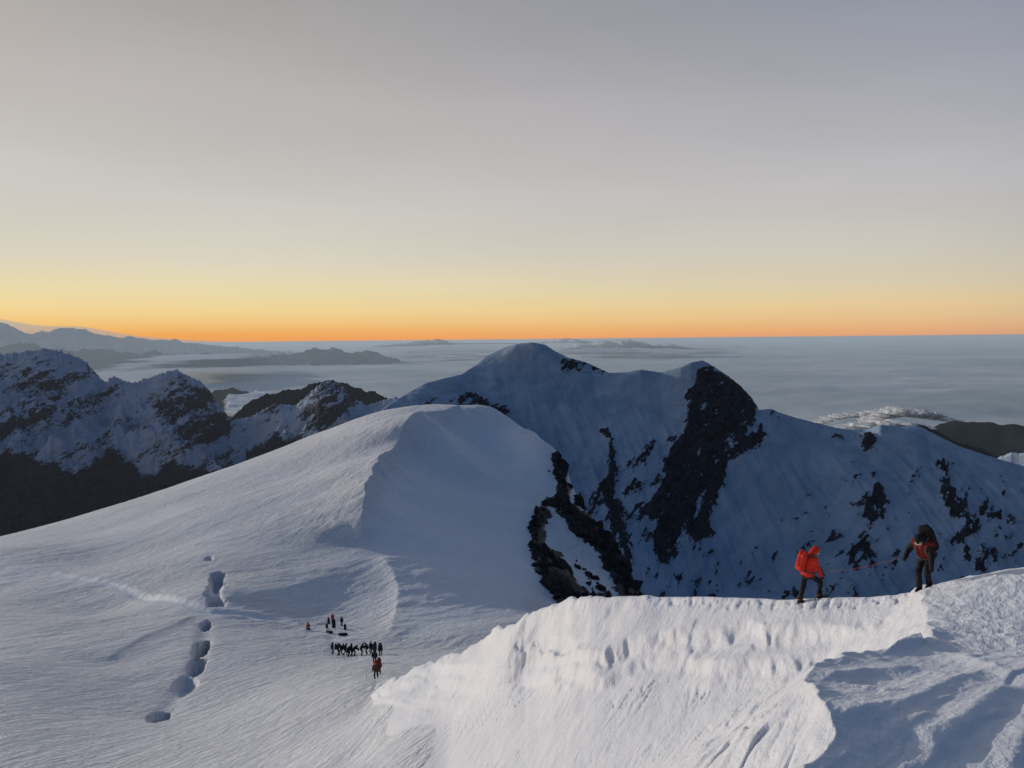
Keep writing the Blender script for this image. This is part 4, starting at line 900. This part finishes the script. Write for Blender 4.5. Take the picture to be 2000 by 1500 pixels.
# ------------------------------------------------------------------ the resting group with the gear
pl = stand(603, 1229, 200); J = skeleton(lean=.35, hip=.48, feet=((-.12, .42, 0), (.14, .5, 0)), hands=((-.2, .35, .55), (.25, .3, .5)), head_tilt=.3, shift=-.05)
person(pl, 'climber in red jacket sitting on a dark pack in the snow', J, C_RED, C_BLACK, C_BLACK, cell=.034, puff=1.2, goggles=False, harness=False)
backpack(Place(hit(603, 1230, 45), 30), 'dark pack under the sitting red climber', None, (C_BLACK, C_GREY), 1.0, cell=.04, lying=True)
pl = stand(649.5, 1216, 160); person(pl, 'climber in red jacket standing behind the heap of packs', skeleton(**POSES['reach']), C_RED, C_BLACK, C_BLACK, cell=.034, puff=1.2, goggles=False, harness=False)
pl = stand(668, 1223, 200); person(pl, 'climber in navy jacket standing beside the packs', skeleton(**POSES['stand']), C_NAVY, C_NAVY, C_BLACK, cell=.034, puff=1.2, goggles=False, harness=False)
for u, v, sz, ly, hd, ms, lab in [
 (652, 1226, 1.5, False, 20, (C_BLACK, C_BLACK), 'tall black pack in the middle of the heap'), (642, 1218, 1.1, False, 60, (C_NAVY, C_BLACK), 'black pack at the back of the heap'),
 (638.5, 1227, .9, False, 0, (C_NAVY, C_GREY), 'small navy pack with grey lid at the edge of the heap'), (643.5, 1236, 1.3, True, 35, (C_BLACK, C_BLACK), 'rounded black pack lying in front of the heap'),
 (674, 1230, .95, False, 10, (C_NAVY, C_BLACK), 'navy pack standing at the feet of the navy climber'), (669.5, 1241, 1.45, True, 5, (C_NAVY, C_NAVY), 'long dark blue duffel lying apart on the snow')]:
    backpack(Place(hit(u, v, 45), hd), lab, None, ms, sz*1.35, 'packs and bags resting on the snow', .045, ly)

# ------------------------------------------------------------------ rocks at the edge of the dome
mat_rock = Mat('black_rock', .9, .1)
_n = mat_rock.noise(.9, 6, .65); mat_rock.color(mat_rock.mixc(mat_rock.rng(_n, .35, .7), (.016, .015, .015), (.05, .046, .044))); mat_rock.normal(mat_rock.bump(_n, .5, .8))
rnd = random.Random(5)
def boulder_mesh(seed):
    bm = bmesh.new(); bmesh.ops.create_icosphere(bm, subdivisions=2, radius=1); r_ = random.Random(seed)
    planes = [(Vector((r_.gauss(0, 1), r_.gauss(0, 1), r_.gauss(0, 1))).normalized(), r_.uniform(.45, .85)) for _ in range(9)]
    for v in bm.verts:
        for n_, d_ in planes:
            e = v.co.dot(n_)-d_
            if e > 0: v.co -= n_*e
        v.co *= r_.uniform(.86, 1.14)
    me = bpy.data.meshes.new('boulder'); bm.to_mesh(me); bm.free(); me.materials.append(mat_rock.m); return me
bms = [boulder_mesh(i) for i in range(8)]
def outcrop(label, strips, step):
    c = hit(*strips[0][0][0], 90); root = bpy.data.objects.new('rock_outcrop', None); COL.objects.link(root); root.location = c
    tag(root, label, 'rocks')
    for line, wd, sz in strips:
        L_ = [math.hypot(line[i+1][0]-line[i][0], line[i+1][1]-line[i][1]) for i in range(len(line)-1)]
        for (a, b), l in zip(zip(line, line[1:]), L_):
            for k in range(max(1, int(l/step))):
                t = (k+rnd.random())/max(1, int(l/step)); u = a[0]+(b[0]-a[0])*t+rnd.gauss(0, wd); v = a[1]+(b[1]-a[1])*t+rnd.gauss(0, wd*.8)
                p = hit(u, v, 90)
                if p.length > 380: continue
                o = bpy.data.objects.new('boulder', rnd.choice(bms)); COL.objects.link(o); o.parent = root
                s_ = sz*math.exp(rnd.gauss(0, .45)); o.location = p-c-Vector((0, 0, s_*.25)); s_ *= .62; o.scale = (s_*rnd.uniform(.7, 1.3), s_*rnd.uniform(.7, 1.4), s_*rnd.uniform(.8, 1.8)); o.rotation_euler = (rnd.uniform(-.5, .5), rnd.uniform(-.5, .5), rnd.uniform(0, 6.3))
outcrop('jagged black rock spur running down the right edge of the snow dome', [
  ([(1090, 892), (1098, 930), (1104, 975), (1108, 1000)], 5, 2.2), ([(1080, 918), (1092, 930)], 4, 1.8), ([(1105, 985), (1135, 1010), (1165, 1035), (1190, 1065), (1210, 1100), (1232, 1150), (1240, 1178)], 11, 2.6), ([(1130, 1010), (1170, 1050), (1200, 1095), (1225, 1150)], 9, 2.4)], 2.6)
outcrop('broken black rock band beneath the snow dome left of the spur', [
  ([(1062, 985), (1085, 985), (1108, 995)], 6, 1.9), ([(1055, 990), (1046, 1015), (1042, 1050), (1048, 1090), (1062, 1120), (1080, 1145), (1095, 1165)], 7, 2.0), ([(1050, 1070), (1075, 1090), (1085, 1110)], 7, 1.8),
  ([(1075, 1125), (1105, 1150), (1130, 1168), (1170, 1175)], 9, 2.0), ([(1130, 1105), (1150, 1130), (1165, 1150), (1185, 1165)], 6, 1.5)], 3.0)
